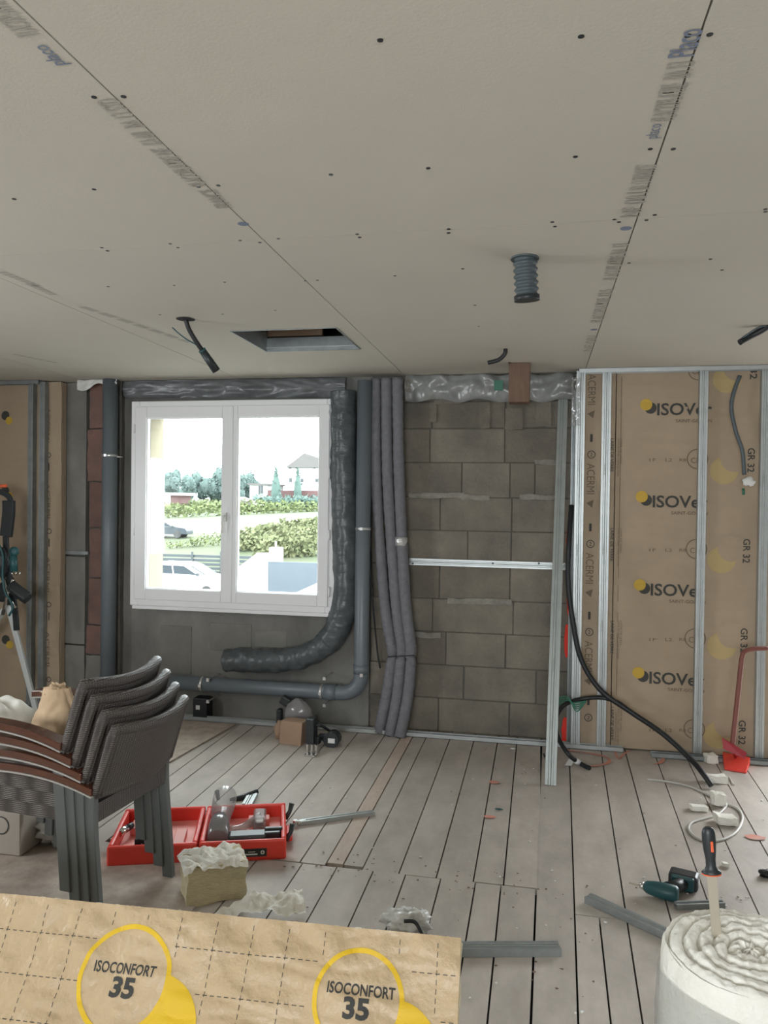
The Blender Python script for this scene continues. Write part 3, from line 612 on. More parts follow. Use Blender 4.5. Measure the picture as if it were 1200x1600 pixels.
# black film wrapped duct around the window corner
yk = YW-.128
pp = spline([P(x, y, yk) for x, y in [(352, 1032), (375, 1031), (430, 1032), (478, 1024), (513, 1002), (533, 965), (540, 920), (540, 860), (538, 780), (537, 700), (537, 640), (536, 612)]], 30)
pp = [p for p in pp]
rs = [.089*(1+.05*noise.noise(p*8)+.03*noise.noise(p*25))*(.93 if i < 120 else 1) for i, p in enumerate(pp)]
rs[0] = .06; rs[1] = .08
bd = thing('film_wrapped_duct', (pp[0].x, yk, pp[0].z), 'thick duct wrapped in black film, hooking from right of the window to under it', 'duct')
q = MB(); n_ = 24; q.tube(pp, rs, n_)
for i, v_ in enumerate(q.v): q.v[i] = v_+noise.noise_vector(V((v_.x*22, v_.y*30, v_.z*9)))*.010+noise.noise_vector(V((v_.x*60, v_.y*60, v_.z*25)))*.004
q.build('film_sleeve', 'black_film', bd)
# film over the top of the window
def fn(i, j):
    a = P(196+345*i, 622-34*j, YW-.05); return V((a.x, YW-.05-.03*math.sin(PI*j)-.035*abs(noise.noise(V((i*9, j*4, 2)))), min(CEIL-.003, a.z)))
MB().sheet(70, 14, fn).build('plastic_film', 'film_over_block', label='crumpled dark plastic film hanging along the wall above the window', cat='plastic film')
# clear film with printing over wool, above the block wall
def fn(i, j):
    x, y = 634+262*i, 626-42*j+(3*math.sin(i*25)); a = P(x, y, YW-.06); return V((a.x, YW-.06-.035*math.sin(PI*j)**.5-.03*noise.noise(V((i*14, j*3, 9))), min(CEIL-.002, a.z)))
ff = MB().sheet(90, 14, fn).build('film_wrapped_wool', 'film_grey', label='shiny printed film around wool under the ceiling, above the block wall', cat='plastic film')
for s_, x0, y0, x1, y1, m in [('SD', 640, 612, 652, 592, 'ink_pale'), ('ALAIR', 757, 588, 764, 613, 'ink_grey')]:
    a, b = P(x0, y0, YW-.15), P(x1, y1, YW-.15); text(s_, (a.x, YW-.135, a.z), -W_ if a.z > b.z else W_, U_ if a.z > b.z else -U_, abs(b.z-a.z), .03, m, ff)
a, b = P(772, 610, YW-.14), P(786, 594, YW-.14); MB().b2((a.x, YW-.137, a.z), (b.x, YW-.134, b.z)).build('green_patch', 'green_plastic', ff)
def fn(i, j):
    x, y = 893+14*i, 590+75*(1-j); a = P(x, y, YR-.075); return V((a.x, YR-.075-.02*noise.noise(V((i*3, j*8, 4))), min(CEIL-.002, a.z)))
MB().sheet(6, 30, fn).build('film_strip', 'clear_film', label='loose clear film tongue beside the first right-hand stud', cat='plastic film')
def fn(i, j):
    x, y = 118+62*i, 590+18*(1-j)*(1-.6*i)+4*math.sin(i*9); a = P(x, y, YW-.18); return V((a.x, YW-.16-.02*noise.noise(V((i*5, j*4, 8))), min(CEIL-.002, a.z)))
MB().sheet(16, 5, fn).build('paper_scrap', 'white_film', label='torn pale film scrap under the ceiling at the left waste pipe', cat='scrap')
# timber stub
a = P(795, 600, 4.82); b = P(828, 600, 4.82)
t = thing('timber_stub', (a.x, 4.85, P(810, 628, 4.82).z), 'brown timber post stub coming down through the ceiling by the wall', 'timber')
MB().b2((a.x, 4.82, P(810, 628, 4.82).z), (b.x, 4.94, CEIL-.002)).build('post', 'timber', t, bevel=.003)
MB().b2((a.x-.004, 4.80, P(810, 566, 4.82).z), (a.x+.01, 4.95, CEIL-.002)).build('side_plate', 'black_rubber', t)

# ------------------------------------------------------------------ things hanging from the ceiling
c = CE(820, 403); tz = CEIL-.19
t = thing('flexible_duct', c, 'short corrugated dark grey duct stub poking down through the ceiling', 'duct')
pp = [c+V((.0002*k, .0004*k, .01-.155*k/48)) for k in range(49)]; rs = [.040+.004*math.sin(k*PI/3.5) for k in range(49)]
MB().tube(pp, rs, 24, caps=False).build('corrugated_hose', 'cable_grey', t)
MB().tube([pp[-6], pp[-1]+V((0, 0, -.003))], .0455, 24).build('end_tape', 'dark_plastic', t)
MB().tube([c+V((0, 0, .002)), c+V((0, 0, -.006))], .05, 24).build('collar', 'cable_grey', t)
def drop(name, p0, pts, zs, r, lab, cat='cable'):
    c = CE(*p0); t = thing(name, c, lab, cat); pp = spline([c]+[c+V(q) for q in pts], 8)
    MB().tube(pp, r, 12).build('cable_sheath', 'black_rubber', t); return t, pp
t, pp = drop('ceiling_cable', (290, 499), [(.012, .02, -.05), (.045, .06, -.12), (.075, .1, -.17)], 0, .011, 'thick black cable with taped end hanging from the ceiling left of the hatch')
MB().tube([pp[-6], pp[-1]+V((.03, .03, -.06))], [.018, .021], 14).build('taped_end', 'dark_plastic', t)
MB().tube([pp[-7], pp[-6]], .0185, 14).build('blue_tape', 'teal_plastic', t)
e = pp[-9]; MB().tube(spline([e, e+V((-.07, -.02, .04)), e+V((-.13, -.03, .09))], 6), .003, 6).build('thin_wire', 'teal_plastic', t)
disc(q := MB(), CE(290, 499, CEIL-.003), Y3, X3, .045, n=24); q.build('dark_hole_disc', 'dark_void', t)  # filled near-black disc: the dark inside of the cable hole as colour
t, pp = drop('ceiling_cable', (790, 545), [(-.005, .0, -.03), (-.04, .01, -.06), (-.10, .01, -.075)], 0, .012, 'short black cable curling out of the ceiling beside the timber stub')
t, pp = drop('ceiling_cable', (1203, 508), [(-.03, .02, -.02), (-.08, .03, -.045), (-.13, .02, -.075)], 0, .015, 'black cable bundle poking from the ceiling at the right edge')
MB().tube(spline([pp[0], pp[0]+V((-.05, .0, -.01)), pp[-1]+V((.01, 0, .02))], 6), .005, 6).build('thin_wire', 'cable_grey', t)

# ------------------------------------------------------------------ cables on the right
def ycab(name, pts, r, m, lab, cat='cable'):
    pp = spline([P(x, y, Y) if Y else F(x, y, r+.002) for x, y, Y in pts], 8); t = thing(name, pp[-1], lab, cat)
    MB().tube(pp, r, 10).build('cable_sheath', m, t); return t, pp
ycab('power_cable', [(893, 790, 5.16), (889, 850, 5.06), (888, 910, 5.05), (895, 970, 5.03), (908, 1030, 5.02), (938, 1078, 5.0), (985, 1112, 4.95), (1035, 1146, 4.86), (1078, 1185, 4.72), (1098, 1208, 4.6), (1112, 1228, 0)], .016, 'black_rubber', 'thick black cable running from the wall stud down onto the planks')
t, pp = ycab('power_cable', [(978, 1106, 4.985), (962, 1096, 5.0), (938, 1090, 5.02), (905, 1093, 5.03), (880, 1103, 4.95), (868, 1125, 4.9), (872, 1152, 4.85), (888, 1178, 4.72), (905, 1192, 0), (921, 1200, 0)], .014, 'black_rubber', 'black cable looping behind the leaning stud, its end tagged white')
MB().tube([pp[-9], pp[-12]], .017, 10).build('white_tag', 'label_white', t); c = F(890, 1194, .004)
MB().add([c+V((-.03, -.03, 0)), c+V((.01, -.03, 0)), c+V((.03, .04, .02)), c+V((0, .05, .02))], [(0, 1, 2, 3)]).build('paper_flag', 'label_white', t)
q = MB(); a = P(893, 1096, 5.0)
for k in range(5): q.tube(spline([a+V((-.09, 0, .012*k-.03)), a+V((-.02, -.02, .01*k-.01)), a+V((.03, -.02, -.014*k)), a+V((.09, -.01, .01))], 5), .004, 6)
q.build('green_string', 'green_plastic', label='dark green string tied round the black cable by the first stud', cat='string')
t, pp = ycab('wall_cable', [(1156, 587, 5.075), (1146, 615, 5.07), (1143, 640, 5.07), (1150, 675, 5.07), (1160, 705, 5.07), (1163, 742, 5.07)], .012, 'cable_grey', 'grey-blue cable hanging over the printed insulation at the upper right')
c = P(1170, 752, 5.06); MB().blob(c, (.035, .012, .028), 5, .3, 8).build('white_tape', 'label_white', t); c = P(1161, 768, 5.07); MB().tube([c+V((0, 0, .02)), c+V((.005, 0, -.02))], .008, 8).build('green_sleeve', 'green_plastic', t)
# white cable on floor
pp = spline([F(x, y, .006) for x, y in [(1010, 1218), (1040, 1221), (1075, 1228), (1105, 1241), (1125, 1252), (1150, 1262), (1160, 1278), (1150, 1300), (1125, 1313), (1095, 1312), (1077, 1298), (1080, 1286), (1100, 1279), (1122, 1272), (1135, 1258), (1128, 1250)]], 8)
MB().tube(pp, .0065, 8).build('white_cable', 'cable_white', label='thin white cable looped on the planks behind the knife handle', cat='cable')
pp = spline([F(x, y, .005) for x, y in [(1126, 1209), (1138, 1214), (1146, 1226)]], 6); MB().tube(pp, .006, 8).build('cable_offcut', 'cable_white', label='short pale cable offcut on the planks near the red dustpan', cat='cable')
for i, (x, y, r, lab) in enumerate([(1112, 1192, (.04, .035, .03), 'round crumb of wool by the floor rail left of the red pan'), (1120, 1223, (.07, .03, .025), 'long wool tuft where the black cable meets the planks'), (1093, 1267, (.05, .022, .015), 'flat wool scrap left of the white cable loop'), (1124, 1258, (.035, .03, .04), 'upright wool tuft on top of the white cable'), (1135, 1287, (.055, .035, .025), 'largest wool tuft inside the white cable loop'), (1134, 1354, (.014, .014, .01), 'tiny wool crumb right of the knife handle')]):
    c = F(x, y); MB().lump((c.x-r[0]*.8, c.y-r[1]*.8, .003), (r[0]*1.6, r[1]*(.5-i*.2), 0), (-r[1]*.4, r[1]*1.7, 0), (0, 0, r[2]*1.6), (7, 7, 5), r[2]*.25, 30).build('wool_tuft', 'glass_wool', label=lab, cat='wool scrap', group='wool scraps on the right floor')
# red dustpan with rod
t = thing('red_dustpan', F(1148, 1203), 'red long-handled dustpan with a bent brown rod handle on the right', 'dustpan')
pts = [P(1200, 1013, 4.86), P(1178, 1014, 4.84), P(1164, 1018, 4.83), P(1159, 1030, 4.82), P(1154, 1075, 4.8), P(1148, 1130, 4.78), P(1144, 1166, 4.76)]
MB().tube(spline(pts, 6), .014, 10).build('rod', 'brown_red', t)
a = F(1127, 1182); 
c = F(1150, 1195); q = MB()
q.add([P(1128, 1152, 4.75), P(1167, 1176, 4.72), P(1164, 1186, 4.70), P(1130, 1170, 4.73)], [(0, 1, 2, 3), (3, 2, 1, 0)]); q.build('blade_plate', 'dark_red', t)
p0, p1, p2, p3 = F(1129, 1187), F(1172, 1196), F(1166, 1209), F(1132, 1203)
q = MB(); q.add([p0, p1, p2, p3, p0+Z3*.05, p1+Z3*.05, p2+Z3*.012, p3+Z3*.012], [(0, 1, 2, 3), (4, 7, 6, 5), (0, 4, 5, 1), (1, 5, 6, 2), (2, 6, 7, 3), (3, 7, 4, 0)]); q.build('pan', 'red_plastic', t, bevel=.003)
q = MB(); q.tube([P(1144, 1162, 4.76), (p0+p1)/2+Z3*.03], .012, 8); q.build('rod_socket', 'dark_red', t)

# ------------------------------------------------------------------ foreground insulation panel
upv = ray(700, -760).normalized(); hd_ = ray(-7350, 690); hd_ = -V((hd_.x, hd_.y, 0)).normalized(); upv = (upv-hd_*upv.dot(hd_)).normalized()
nrm = hd_.cross(upv).normalized()
if nrm.y > 0: nrm = -nrm
d = ray(360, 1430); base = EYE+d*(2.07)
def onb(px, py):
    d = ray(px, py); return EYE+d*((base-EYE).dot(nrm)/d.dot(nrm))
TR, TL = onb(720, 1465), onb(0, 1396); ln = (TR-TL).length; TL = TR-hd_*1.95
Lb = TR.z/upv.z
ip = thing('insulation_board', (TR+TL)/2-upv*Lb, 'large kraft-faced insulation panel with yellow rings leaning in the foreground', 'insulation')
def blift(i, j): return noise.noise(V((i*9, j*4, 3)))*.009+noise.noise(V((i*22, j*11, 1)))*.006+.012*(abs(noise.noise(V((i*12+j*6, j*10-i*3, 6))))**.8)
def fn(i, j): return TL+hd_*(1.95*i)-upv*(Lb-.01)*(1-j)+nrm*(blift(i, j)-.006)
MB().sheet(260, 90, fn).build('kraft_facing', 'kraft_near', ip)
def conf(o_, lift):
    off = WL[ip.name]
    for v_ in o_.data.vertices:
        p = v_.co+off; i_ = (p-TL).dot(hd_)/1.95; j_ = 1-(TL-p).dot(upv)/(Lb-.01); p = p-nrm*(p-TL).dot(nrm)+nrm*(blift(i_, j_)-.006+lift); v_.co = p-off
th = .07; q = MB(); q.lump(TL-upv*(Lb-.05)-nrm*(th+.024), hd_*1.95, upv*(Lb-.052), nrm*th, (40, 14, 4), .006, 25); q.build('wool_core', 'wool_edge', ip)
q = MB(); q.lump(TL-upv*.012-nrm*.046, hd_*1.945, upv*.014, nrm*.026, (260, 2, 3), .004, 60); q.build('wool_fringe', 'glass_wool', ip)
def bp(px, py, lift=.011): return onb(px, py)+nrm*lift
def flat(name, m, pts, lift=.011):
    MB().add([bp(x, y, lift) for x, y in pts], [tuple(range(len(pts)))]).build(name, m, ip)
LF = .0095
for (cx, cy_, r) in [(195, 1522, 0), (561, 1556, 0)]:
    c = onb(cx-2, cy_+7); R_ = (onb(cx-73, cy_)-c).length
    q = MB(); c2 = c+hd_*.095-upv*.105
    N = 60; m_ = 10; vs = []
    dd_ = c2-c; L2 = dd_.length; a_m = math.atan2(dd_.dot(upv), dd_.dot(hd_)); half_ = math.acos(min(1, (L2/2)/R_))
    for k in range(N+1):      # between the first circle and the one behind it
        a = a_m-half_+2*half_*k/N; e = hd_*math.cos(a)+upv*math.sin(a); bq = e.dot(dd_); out = bq+math.sqrt(max(0, bq*bq-L2*L2+R_*R_)); 
        for m2 in range(m_+1): vs.append(c+e*(R_+(max(R_, out)-R_)*m2/m_))
    q.add(vs, [(k*(m_+1)+i_, (k+1)*(m_+1)+i_, (k+1)*(m_+1)+i_+1, k*(m_+1)+i_+1) for k in range(N) for i_ in range(m_)]); conf(q.build('yellow_crescent', 'yellow_ink', ip), .0012)
    q = MB(); disc(q, c, hd_, upv, R_, R_-.012, n=90); conf(q.build('yellow_ring', 'yellow_ink', ip), .0014)
    a = onb(cx-50, cy_-1-4); conf(text('ISOCONFORT', a, hd_, upv, .172, .026, 'ink', ip, bold=.02), .0018)
    a = onb(cx-27, cy_+36); conf(text('35', a, hd_, upv, .066, .048, 'ink', ip, bold=.04), .0018)
# dashed grid, 10 cm
o_ = onb(388, 1491)   # a crossing
gl = MB(); du, dv = .0985, .1
for k in range(-12, 8):
    for j in range(-4, 2):
        c = o_+hd_*(du*k)+upv*(dv*j)
        if (c-TL).dot(hd_) < .02 or (c-TR).dot(hd_) > -.02: continue
        inc = False
        for (cx, cy_) in [(195, 1522), (561, 1556)]:
            if (c-onb(cx, cy_)).length < .135: inc = True
        for m_ in range(5):
            for (a_, b_, L_) in ((hd_, upv, du), (upv, hd_, dv)):
                s0 = c+a_*(L_*(m_/5-.04)); mid_ = s0+a_*.005
                if (mid_-TR).dot(upv) > -.008 or (mid_-TR).dot(hd_) > -.005: continue
                if any((mid_-onb(cx, cy_)).length < .13 or (mid_-onb(cx, cy_)-hd_*.095+upv*.105).length < .13 for cx, cy_ in [(195, 1522), (561, 1556)]): continue
                gl.add([s0-b_*.0009+nrm*LF, s0+a_*.012-b_*.0009+nrm*LF, s0+a_*.012+b_*.0009+nrm*LF, s0+b_*.0009+nrm*LF], [(0, 1, 2, 3)])
conf(gl.build('dashed_grid', 'ink', ip, kind='stuff'), .0012)

# ------------------------------------------------------------------ wool roll with knife
ZT = .50; rc = F(1172, 1486, ZT); RR = .205
t = thing('wool_roll', (rc.x, rc.y, 0), 'upright roll of white glass wool in clear film at the lower right', 'insulation')
q = MB(); n_ = 72
rings = [(RR, .0), (RR*1.01, .1), (RR, .25), (RR*.985, ZT-.05), (RR*.97, ZT-.018), (RR*.93, ZT-.004)]
vs = []
for r_, z_ in rings:
    for k in range(n_):
        a = 2*PI*k/n_; d_ = V((math.cos(a), math.sin(a), 0)); rr = r_*(1+.03*noise.noise(d_*2+V((0, 0, z_*4)))+.012*noise.noise(d_*9+V((0, 0, z_*12)))); vs.append(V((rc.x, rc.y, z_))+d_*rr)
q.add(vs, [(i*n_+k, i*n_+(k+1) % n_, (i+1)*n_+(k+1) % n_, (i+1)*n_+k) for i in range(len(rings)-1) for k in range(n_)], True); q.build('wool_side', 'glass_wool', t)
def fn(i, j):
    a = 2*PI*i; r_ = RR*.945*j*(1+.02*noise.noise(V((math.cos(a)*2, math.sin(a)*2, 0)))); turns = 6.0
    ph = (r_/RR)*turns-i; fz = abs((ph % 1)-.5)*2   # 1 at layer edge
    fz = fz**3; dx = V((math.cos(a), math.sin(a), 0))
    wv = .35*noise.noise(dx*3+V((0, 0, j*9)))
    z = ZT-.020*fz+.010*noise.noise(dx*3+V((0, j*3, 1)))+.006*noise.noise(dx*r_*60)+.012*math.sin(PI*j)+wv*.008
    return V((rc.x+.02*math.sin(a)*j*(1-j), rc.y, 0))+dx*r_+V((0, 0, z))
MB().sheet(160, 90, fn).build('wool_spiral', 'glass_wool', t, label='layered spiral top of the roll')
q = MB(); vs = []
for r_, z_ in [(RR*1.035, .002), (RR*1.05, .15), (RR*1.04, .32), (RR*1.02, ZT-.07)]:
    for k in range(n_): a = 2*PI*k/n_; d_ = V((math.cos(a), math.sin(a), 0)); rr = r_*(1+.03*noise.noise(d_*2+V((0, 0, z_*4)))+.006*noise.noise(d_*14+V((0, 0, z_*3)))); zz_ = z_+(.02*math.sin(a*2) if z_ > .4 else 0); vs.append(V((rc.x, rc.y, zz_))+d_*rr)
q.add(vs, [(i*n_+k, i*n_+(k+1) % n_, (i+1)*n_+(k+1) % n_, (i+1)*n_+k) for i in range(3) for k in range(n_)], True); q.build('clear_wrap', 'clear_film', t)
# brown label on the wrap
vs = []; 
dl = ray(1185, 1585); a_l = math.atan2(-1, .12)
for k in range(9):
    a = -PI/2+.02+.5*k/8; d_ = V((math.cos(a), math.sin(a), 0)); vs += [V((rc.x, rc.y, .30))+d_*(RR*1.075), V((rc.x, rc.y, .40))+d_*(RR*1.07)]
MB().add(vs, [(2*i, 2*i+2, 2*i+3, 2*i+1) for i in range(8)], True).build('brown_label', 'cardboard', t, label='brown paper label')
# knife
kb = F(1121, 1474, ZT-.01); kt_d = ray(1106, 1292); kt = EYE+kt_d*((kb.y+.005)/kt_d.y)
ax = (kt-kb).normalized(); Lk = (kt-kb).length; sx = ax.cross(Y3).normalized()
t = thing('insulation_knife', kb, 'insulation knife with black handle standing stuck in the wool roll', 'knife')
q = MB(); q.prism([(-.011, -.02), (.011, -.02), (.012, Lk*.62), (-.011, Lk*.62)], kb-Y3*.001, sx, ax, Y3*.002); q.build('blade', 'blade', t)
pr = [(.60, .023), (.615, .024), (.63, .017), (.66, .0125), (.72, .012), (.80, .0150), (.88, .0165), (.95, .0160), (.985, .013), (1.0, .007)]
MB().tube([kb+ax*Lk*a_ for a_, b_ in pr], [b_ for a_, b_ in pr], 16, flat=.7, up=Y3).build('handle', 'dark_plastic', t)
MB().tube([kb+ax*Lk*.594, kb+ax*Lk*.605], .0235, 16, flat=.7, up=Y3).build('red_guard_ring', 'orange_plastic', t)
MB().tube([kb+ax*Lk*.975, kb+ax*Lk*.992], [.0135, .010], 16, flat=.7, up=Y3).build('pommel', 'chrome', t)
q = MB(); q.prism([(-.003, Lk*.80), (.003, Lk*.80), (.003, Lk*.89), (-.003, Lk*.89)], kb-Y3*.0125-sx*.004, sx, ax, Y3*.002); q.build('orange_print', 'orange_plastic', t)

# ------------------------------------------------------------------ rails and tools on the floor
def floor_rail(p0, p1, wd, lab, m='galvanised_dull', dp=.03, prints=0):
    a, b = F(*p0), F(*p1); a.z = b.z = dp+.001; return stud('metal_offcut', a, b, lab, wd=wd, dp=dp, face=Z3, m=m, cat='metal rail', prints=prints)
floor_rail((918, 1408), (1085, 1485), .045, 'grey rail offcut pointing at the wool roll, left of the driver', dp=.025)
floor_rail((640, 1490), (874, 1489), .05, 'grey channel offcut emerging from behind the foreground panel', dp=.028)
floor_rail((1055, 1420), (1130, 1417), .03, 'short grey rail offcut beside the cordless driver, half behind the roll', dp=.022)
floor_rail((468, 1289), (584, 1273), .03, 'slim shiny profile on the planks right of the red case', 'galvanised', dp=.02)
c = F(473, 1289); t = thing('adjustable_spanner', c, 'small chrome spanner head at the left end of the slim profile', 'tool')
q = MB(); q.box((c.x-.005, c.y, .012), (.05, .022, .02), Matrix.Rotation(.5, 3, 'Z')); q.cyl((c.x-.03, c.y-.02, .012), (c.x-.03, c.y-.02, .03), .014, n=10); q.build('jaw', 'chrome', t, bevel=.003)
# cordless driver
c = F(1035, 1405); t = thing('cordless_driver', c, 'teal and black cordless impact driver lying on its side on the planks', 'power tool')
ang = math.radians(-18); dx = V((math.cos(ang), math.sin(ang), 0)); dy = V((-dx.y, dx.x, 0)); o = V((c.x, c.y, .034))
MB().tube([o-dx*.075, o-dx*.06, o-dx*.03, o+dx*.0, o+dx*.05, o+dx*.06], [.014, .024, .029, .032, .032, .024], 20).build('motor_body', 'teal_plastic', t)
MB().tube([o-dx*.09, o-dx*.072], [.010, .016], 14).build('nose', 'chrome', t); MB().tube([o-dx*.13, o-dx*.085], .005, 8).build('bit', 'blade', t)
MB().tube([o+dx*.02+dy*.02, o+dx*.045+dy*.07, o+dx*.06+dy*.115], [.034, .026, .030], 14, flat=.9).build('grip', 'dark_plastic', t)
g = o+dx*.06+dy*.125; Rz = Matrix.Rotation(ang, 3, 'Z')
MB().box(g+dy*.02, (.115, .075, .062), Rz).build('battery', 'dark_plastic', t, bevel=.012); MB().box(g-dy*.018, (.09, .02, .056), Rz).build('battery_shoe', 'teal_plastic', t, bevel=.006)
MB().box(g+dy*.02+dx*.0583, (.002, .03, .02), Rz).build('battery_label', 'label_white', t)
# small dark thing at the right edge
c = F(1197, 1370); t = thing('dark_offcut', c, 'small dark cap at the right edge of the picture on the planks', 'debris'); MB().blob((c.x, c.y, .015), (.03, .025, .015), 3, .2, 8).build('lump', 'black_rubber', t)
# little floor scraps
for (x, y, r, m, lab) in [(801, 1171, (.018, .01, .004), 'label_white', 'small white paper scrap near the foot of the block wall'), (779, 1266, (.02, .006, .004), 'teal_plastic', 'tiny teal wire scrap between two red sprayed spots')]:
    c = F(x, y); MB().blob((c.x, c.y, .006), r, 2, .2, 6).build('floor_scrap', m, label=lab, cat='scrap')
c = F(852, 1183); MB().cyl((c.x, c.y-.02, .006), (c.x-.01, c.y+.04, .006), .006, n=8).build('black_peg', 'black_rubber', label='black peg lying left of the foot of the leaning stud', cat='peg')

# ------------------------------------------------------------------ saw-like tool and packet by the wall
c0, c1 = F(434, 1160), F(473, 1165); t = thing('cardboard_packet', F(455, 1165), 'brown cardboard packet lying at the foot of the wall beside the black tool', 'packet')
ux = (c1-c0).normalized(); uy = V((-ux.y, ux.x, 0))
MB().obox(F(436, 1162), ux*.155, uy*.10, Z3*.145+uy*.02).build('box_body', 'cardboard', t, bevel=.004)
MB().blob(F(432, 1157)+uy*.05+V((0, 0, .055)), (.035, .05, .06), 4, .15, 10).build('side_flap', 'cardboard', t)
t = thing('reciprocating_tool', F(455, 1150), 'black power tool with grey hood standing behind the cardboard packet', 'power tool')
c = F(456, 1150)+uy*.10
MB().blob(c+V((0, .0, .12)), (.10, .06, .105), 6, .06, 14).build('grey_hood', 'smoke_plastic', t)
q = MB(); q.box(c+V((-.10, .02, .20)), (.07, .05, .06), Matrix.Rotation(.5, 3, 'Y')); q.box(c+V((-.135, .0, .075)), (.035, .06, .15)); q.build('tool_body', 'dark_plastic', t, bevel=.01)
f0 = F(484, 1170); q = MB(); q.obox(f0+V((-.03, .0, .03)), ux*.055, uy*.07, Z3*.16); q.obox(f0+V((.0, .03, .02)), ux*.05, uy*.05, Z3*.05); q.build('shoe_post', 'dark_plastic', t, bevel=.006)
f1 = F(482, 1183); q = MB()
q.obox(f1+V((-.028, 0, .002)), ux*.07, uy*.05, Z3*.012); q.obox(f1+V((-.028, .045, .012)), ux*.012, uy*.03, Z3*.05); q.obox(f1+V((.0, .045, .012)), ux*.012, uy*.03, Z3*.05); q.obox(f1+V((.028, .045, .012)), ux*.012, uy*.03, Z3*.05); q.build('metal_foot', 'chrome', t)
b_ = F(517, 1168)+V((0, .03, .045)); q = MB(); q.tube([b_+V((-.09, .02, .01)), b_+V((-.045, .01, .0)), b_], [.018, .03, .03], 12); q.build('neck', 'dark_plastic', t)
MB().tube([b_+V((0, .05, 0)), b_+V((0, -.035, 0))], .05, 18).build('motor_housing', 'dark_plastic', t); MB().box(b_+V((.004, -.0365, .0)), (.045, .002, .03)).build('rating_label', 'label_white', t)
q = MB(); q.tube(spline([f0+V((0, .05, .12)), f0+V((.05, .05, .14)), b_+V((-.02, .05, .03))], 6), .009, 8); q.build('cord', 'black_rubber', t)
c = F(312, 1124); t = thing('black_bracket_box', c, 'small black box with a white sticker on the floor under the horizontal waste pipe', 'box')
MB().box((c.x, c.y+.05, .075), (.11, .10, .15)).build('case', 'black_rubber', t, bevel=.006); MB().box((c.x-.015, c.y-.001, .085), (.03, .002, .03)).build('sticker', 'label_white', t)

# ------------------------------------------------------------------ red tool case
a, b = F(166, 1357), F(447, 1343); ux = (b-a).normalized(); uy = V((-ux.y, ux.x, 0)); wtot = (b-a).length; hw = wtot/2-.004; dep = .42; hh = .09
tc_ = thing('tool_case', (a+b)/2, 'red open tool case lying flat on the planks beside the chair legs', 'tool case')
def half(o, nm, lid):
    q = MB(); w_ = .022; q.obox(o+Z3*.001, ux*hw, uy*dep, Z3*.02)
    q.obox(o, ux*hw, uy*w_, Z3*hh); q.obox(o+uy*(dep-w_), ux*hw, uy*w_, Z3*hh); q.obox(o+uy*w_, ux*w_, uy*(dep-2*w_), Z3*hh); q.obox(o+ux*(hw-w_)+uy*w_, ux*w_, uy*(dep-2*w_), Z3*hh)
    s = q.build(nm, 'red_plastic', tc_, bevel=.008)
    q = MB(); q.obox(o+ux*w_+uy*w_+Z3*.021, ux*(hw-2*w_), uy*(dep-2*w_), Z3*.008)
    if lid:
        q.obox(o+ux*.05+uy*.25+Z3*.028, ux*.10, uy*.10, Z3*.035); q.obox(o+ux*.26+uy*.06+Z3*.028, ux*.05, uy*.18, Z3*.03); q.obox(o+ux*.05+uy*.05+Z3*.028, ux*.12, uy*.07, Z3*.022)
    else:
        q.obox(o+ux*.03+uy*.03+Z3*.028, ux*.02, uy*.33, Z3*.03); q.obox(o+ux*.20+uy*.30+Z3*.028, ux*.10, uy*.06, Z3*.03); q.obox(o+ux*.31+uy*.05+Z3*.028, ux*.03, uy*.12, Z3*.028)
    q.build('moulded_tray', 'red_tray', s, bevel=.005, label='paler red moulded inner tray'); 
    return s
half(a, 'case_lid', True); hb = half(a+ux*(hw+.008), 'case_base', False)
hinge = a+ux*(hw+.004)
for k in (.08, .30): MB().tube([hinge+uy*k+Z3*.05, hinge+uy*(k+.05)+Z3*.05], .006, 8).build('hinge', 'dark_red', tc_)
eo = a+ux*(2*hw+.008)
MB().obox(eo+uy*.13+Z3*.02, ux*.03, uy*.14, Z3*.02).build('carry_handle', 'red_plastic', tc_, bevel=.006)
for k in (.08, .32):
    q = MB(); q.tube([eo+uy*k+Z3*.05, eo+uy*(k+.02)+ux*.02+Z3*.075, eo+uy*(k+.03)+ux*.03+Z3*.11], [.012, .010, .014], 10); q.build('latch', 'dark_plastic', tc_)
fr = a+ux*(hw+.16)-uy*.0015+Z3*.02; MB().obox(fr, ux*.14, uy*.002, Z3*.035).build('badge', 'dark_plastic', tc_)
q = MB(); q.obox(fr+ux*.045-uy*.001+Z3*.008, ux*.055, uy*.0005, Z3*.006); q.obox(fr+ux*.06-uy*.001+Z3*.02, ux*.03, uy*.0005, Z3*.003); q.build('badge_print', 'label_white', tc_); q = MB(); disc(q, fr+ux*.122-uy*.001+Z3*.018, ux, Z3, .009, .004, n=16); q.build('badge_mark', 'label_white', tc_)
# contents
o = a+ux*(hw+.008)
t = thing('cordless_blower', o+ux*.09+uy*.15+Z3*.03, 'grey transparent-nosed blower tool lying in the right half of the red case', 'power tool')
p_ = o+ux*.075+uy*.07+Z3*.075
MB().tube([p_, p_+uy*.10+Z3*.02, p_+uy*.14+Z3*.03], [.045, .048, .04], 18).build('motor_body', 'smoke_plastic', t)
MB().tube([p_+uy*.14+Z3*.03+ux*.0, p_+uy*.24+ux*.01+Z3*.065, p_+uy*.30+ux*.012+Z3*.075], [.045, .056, .055], 20, caps=False).build('clear_nose', 'clear_plastic', t)
MB().tube([p_+uy*.30+Z3*.06+ux*-.02, p_+uy*.33+Z3*.09+ux*-.03], [.008, .013], 8).build('knob', 'dark_plastic', t)
t2 = thing('battery_grip', o+ux*.19+uy*.08+Z3*.03, 'black battery and grip in the front right of the red case', 'battery')
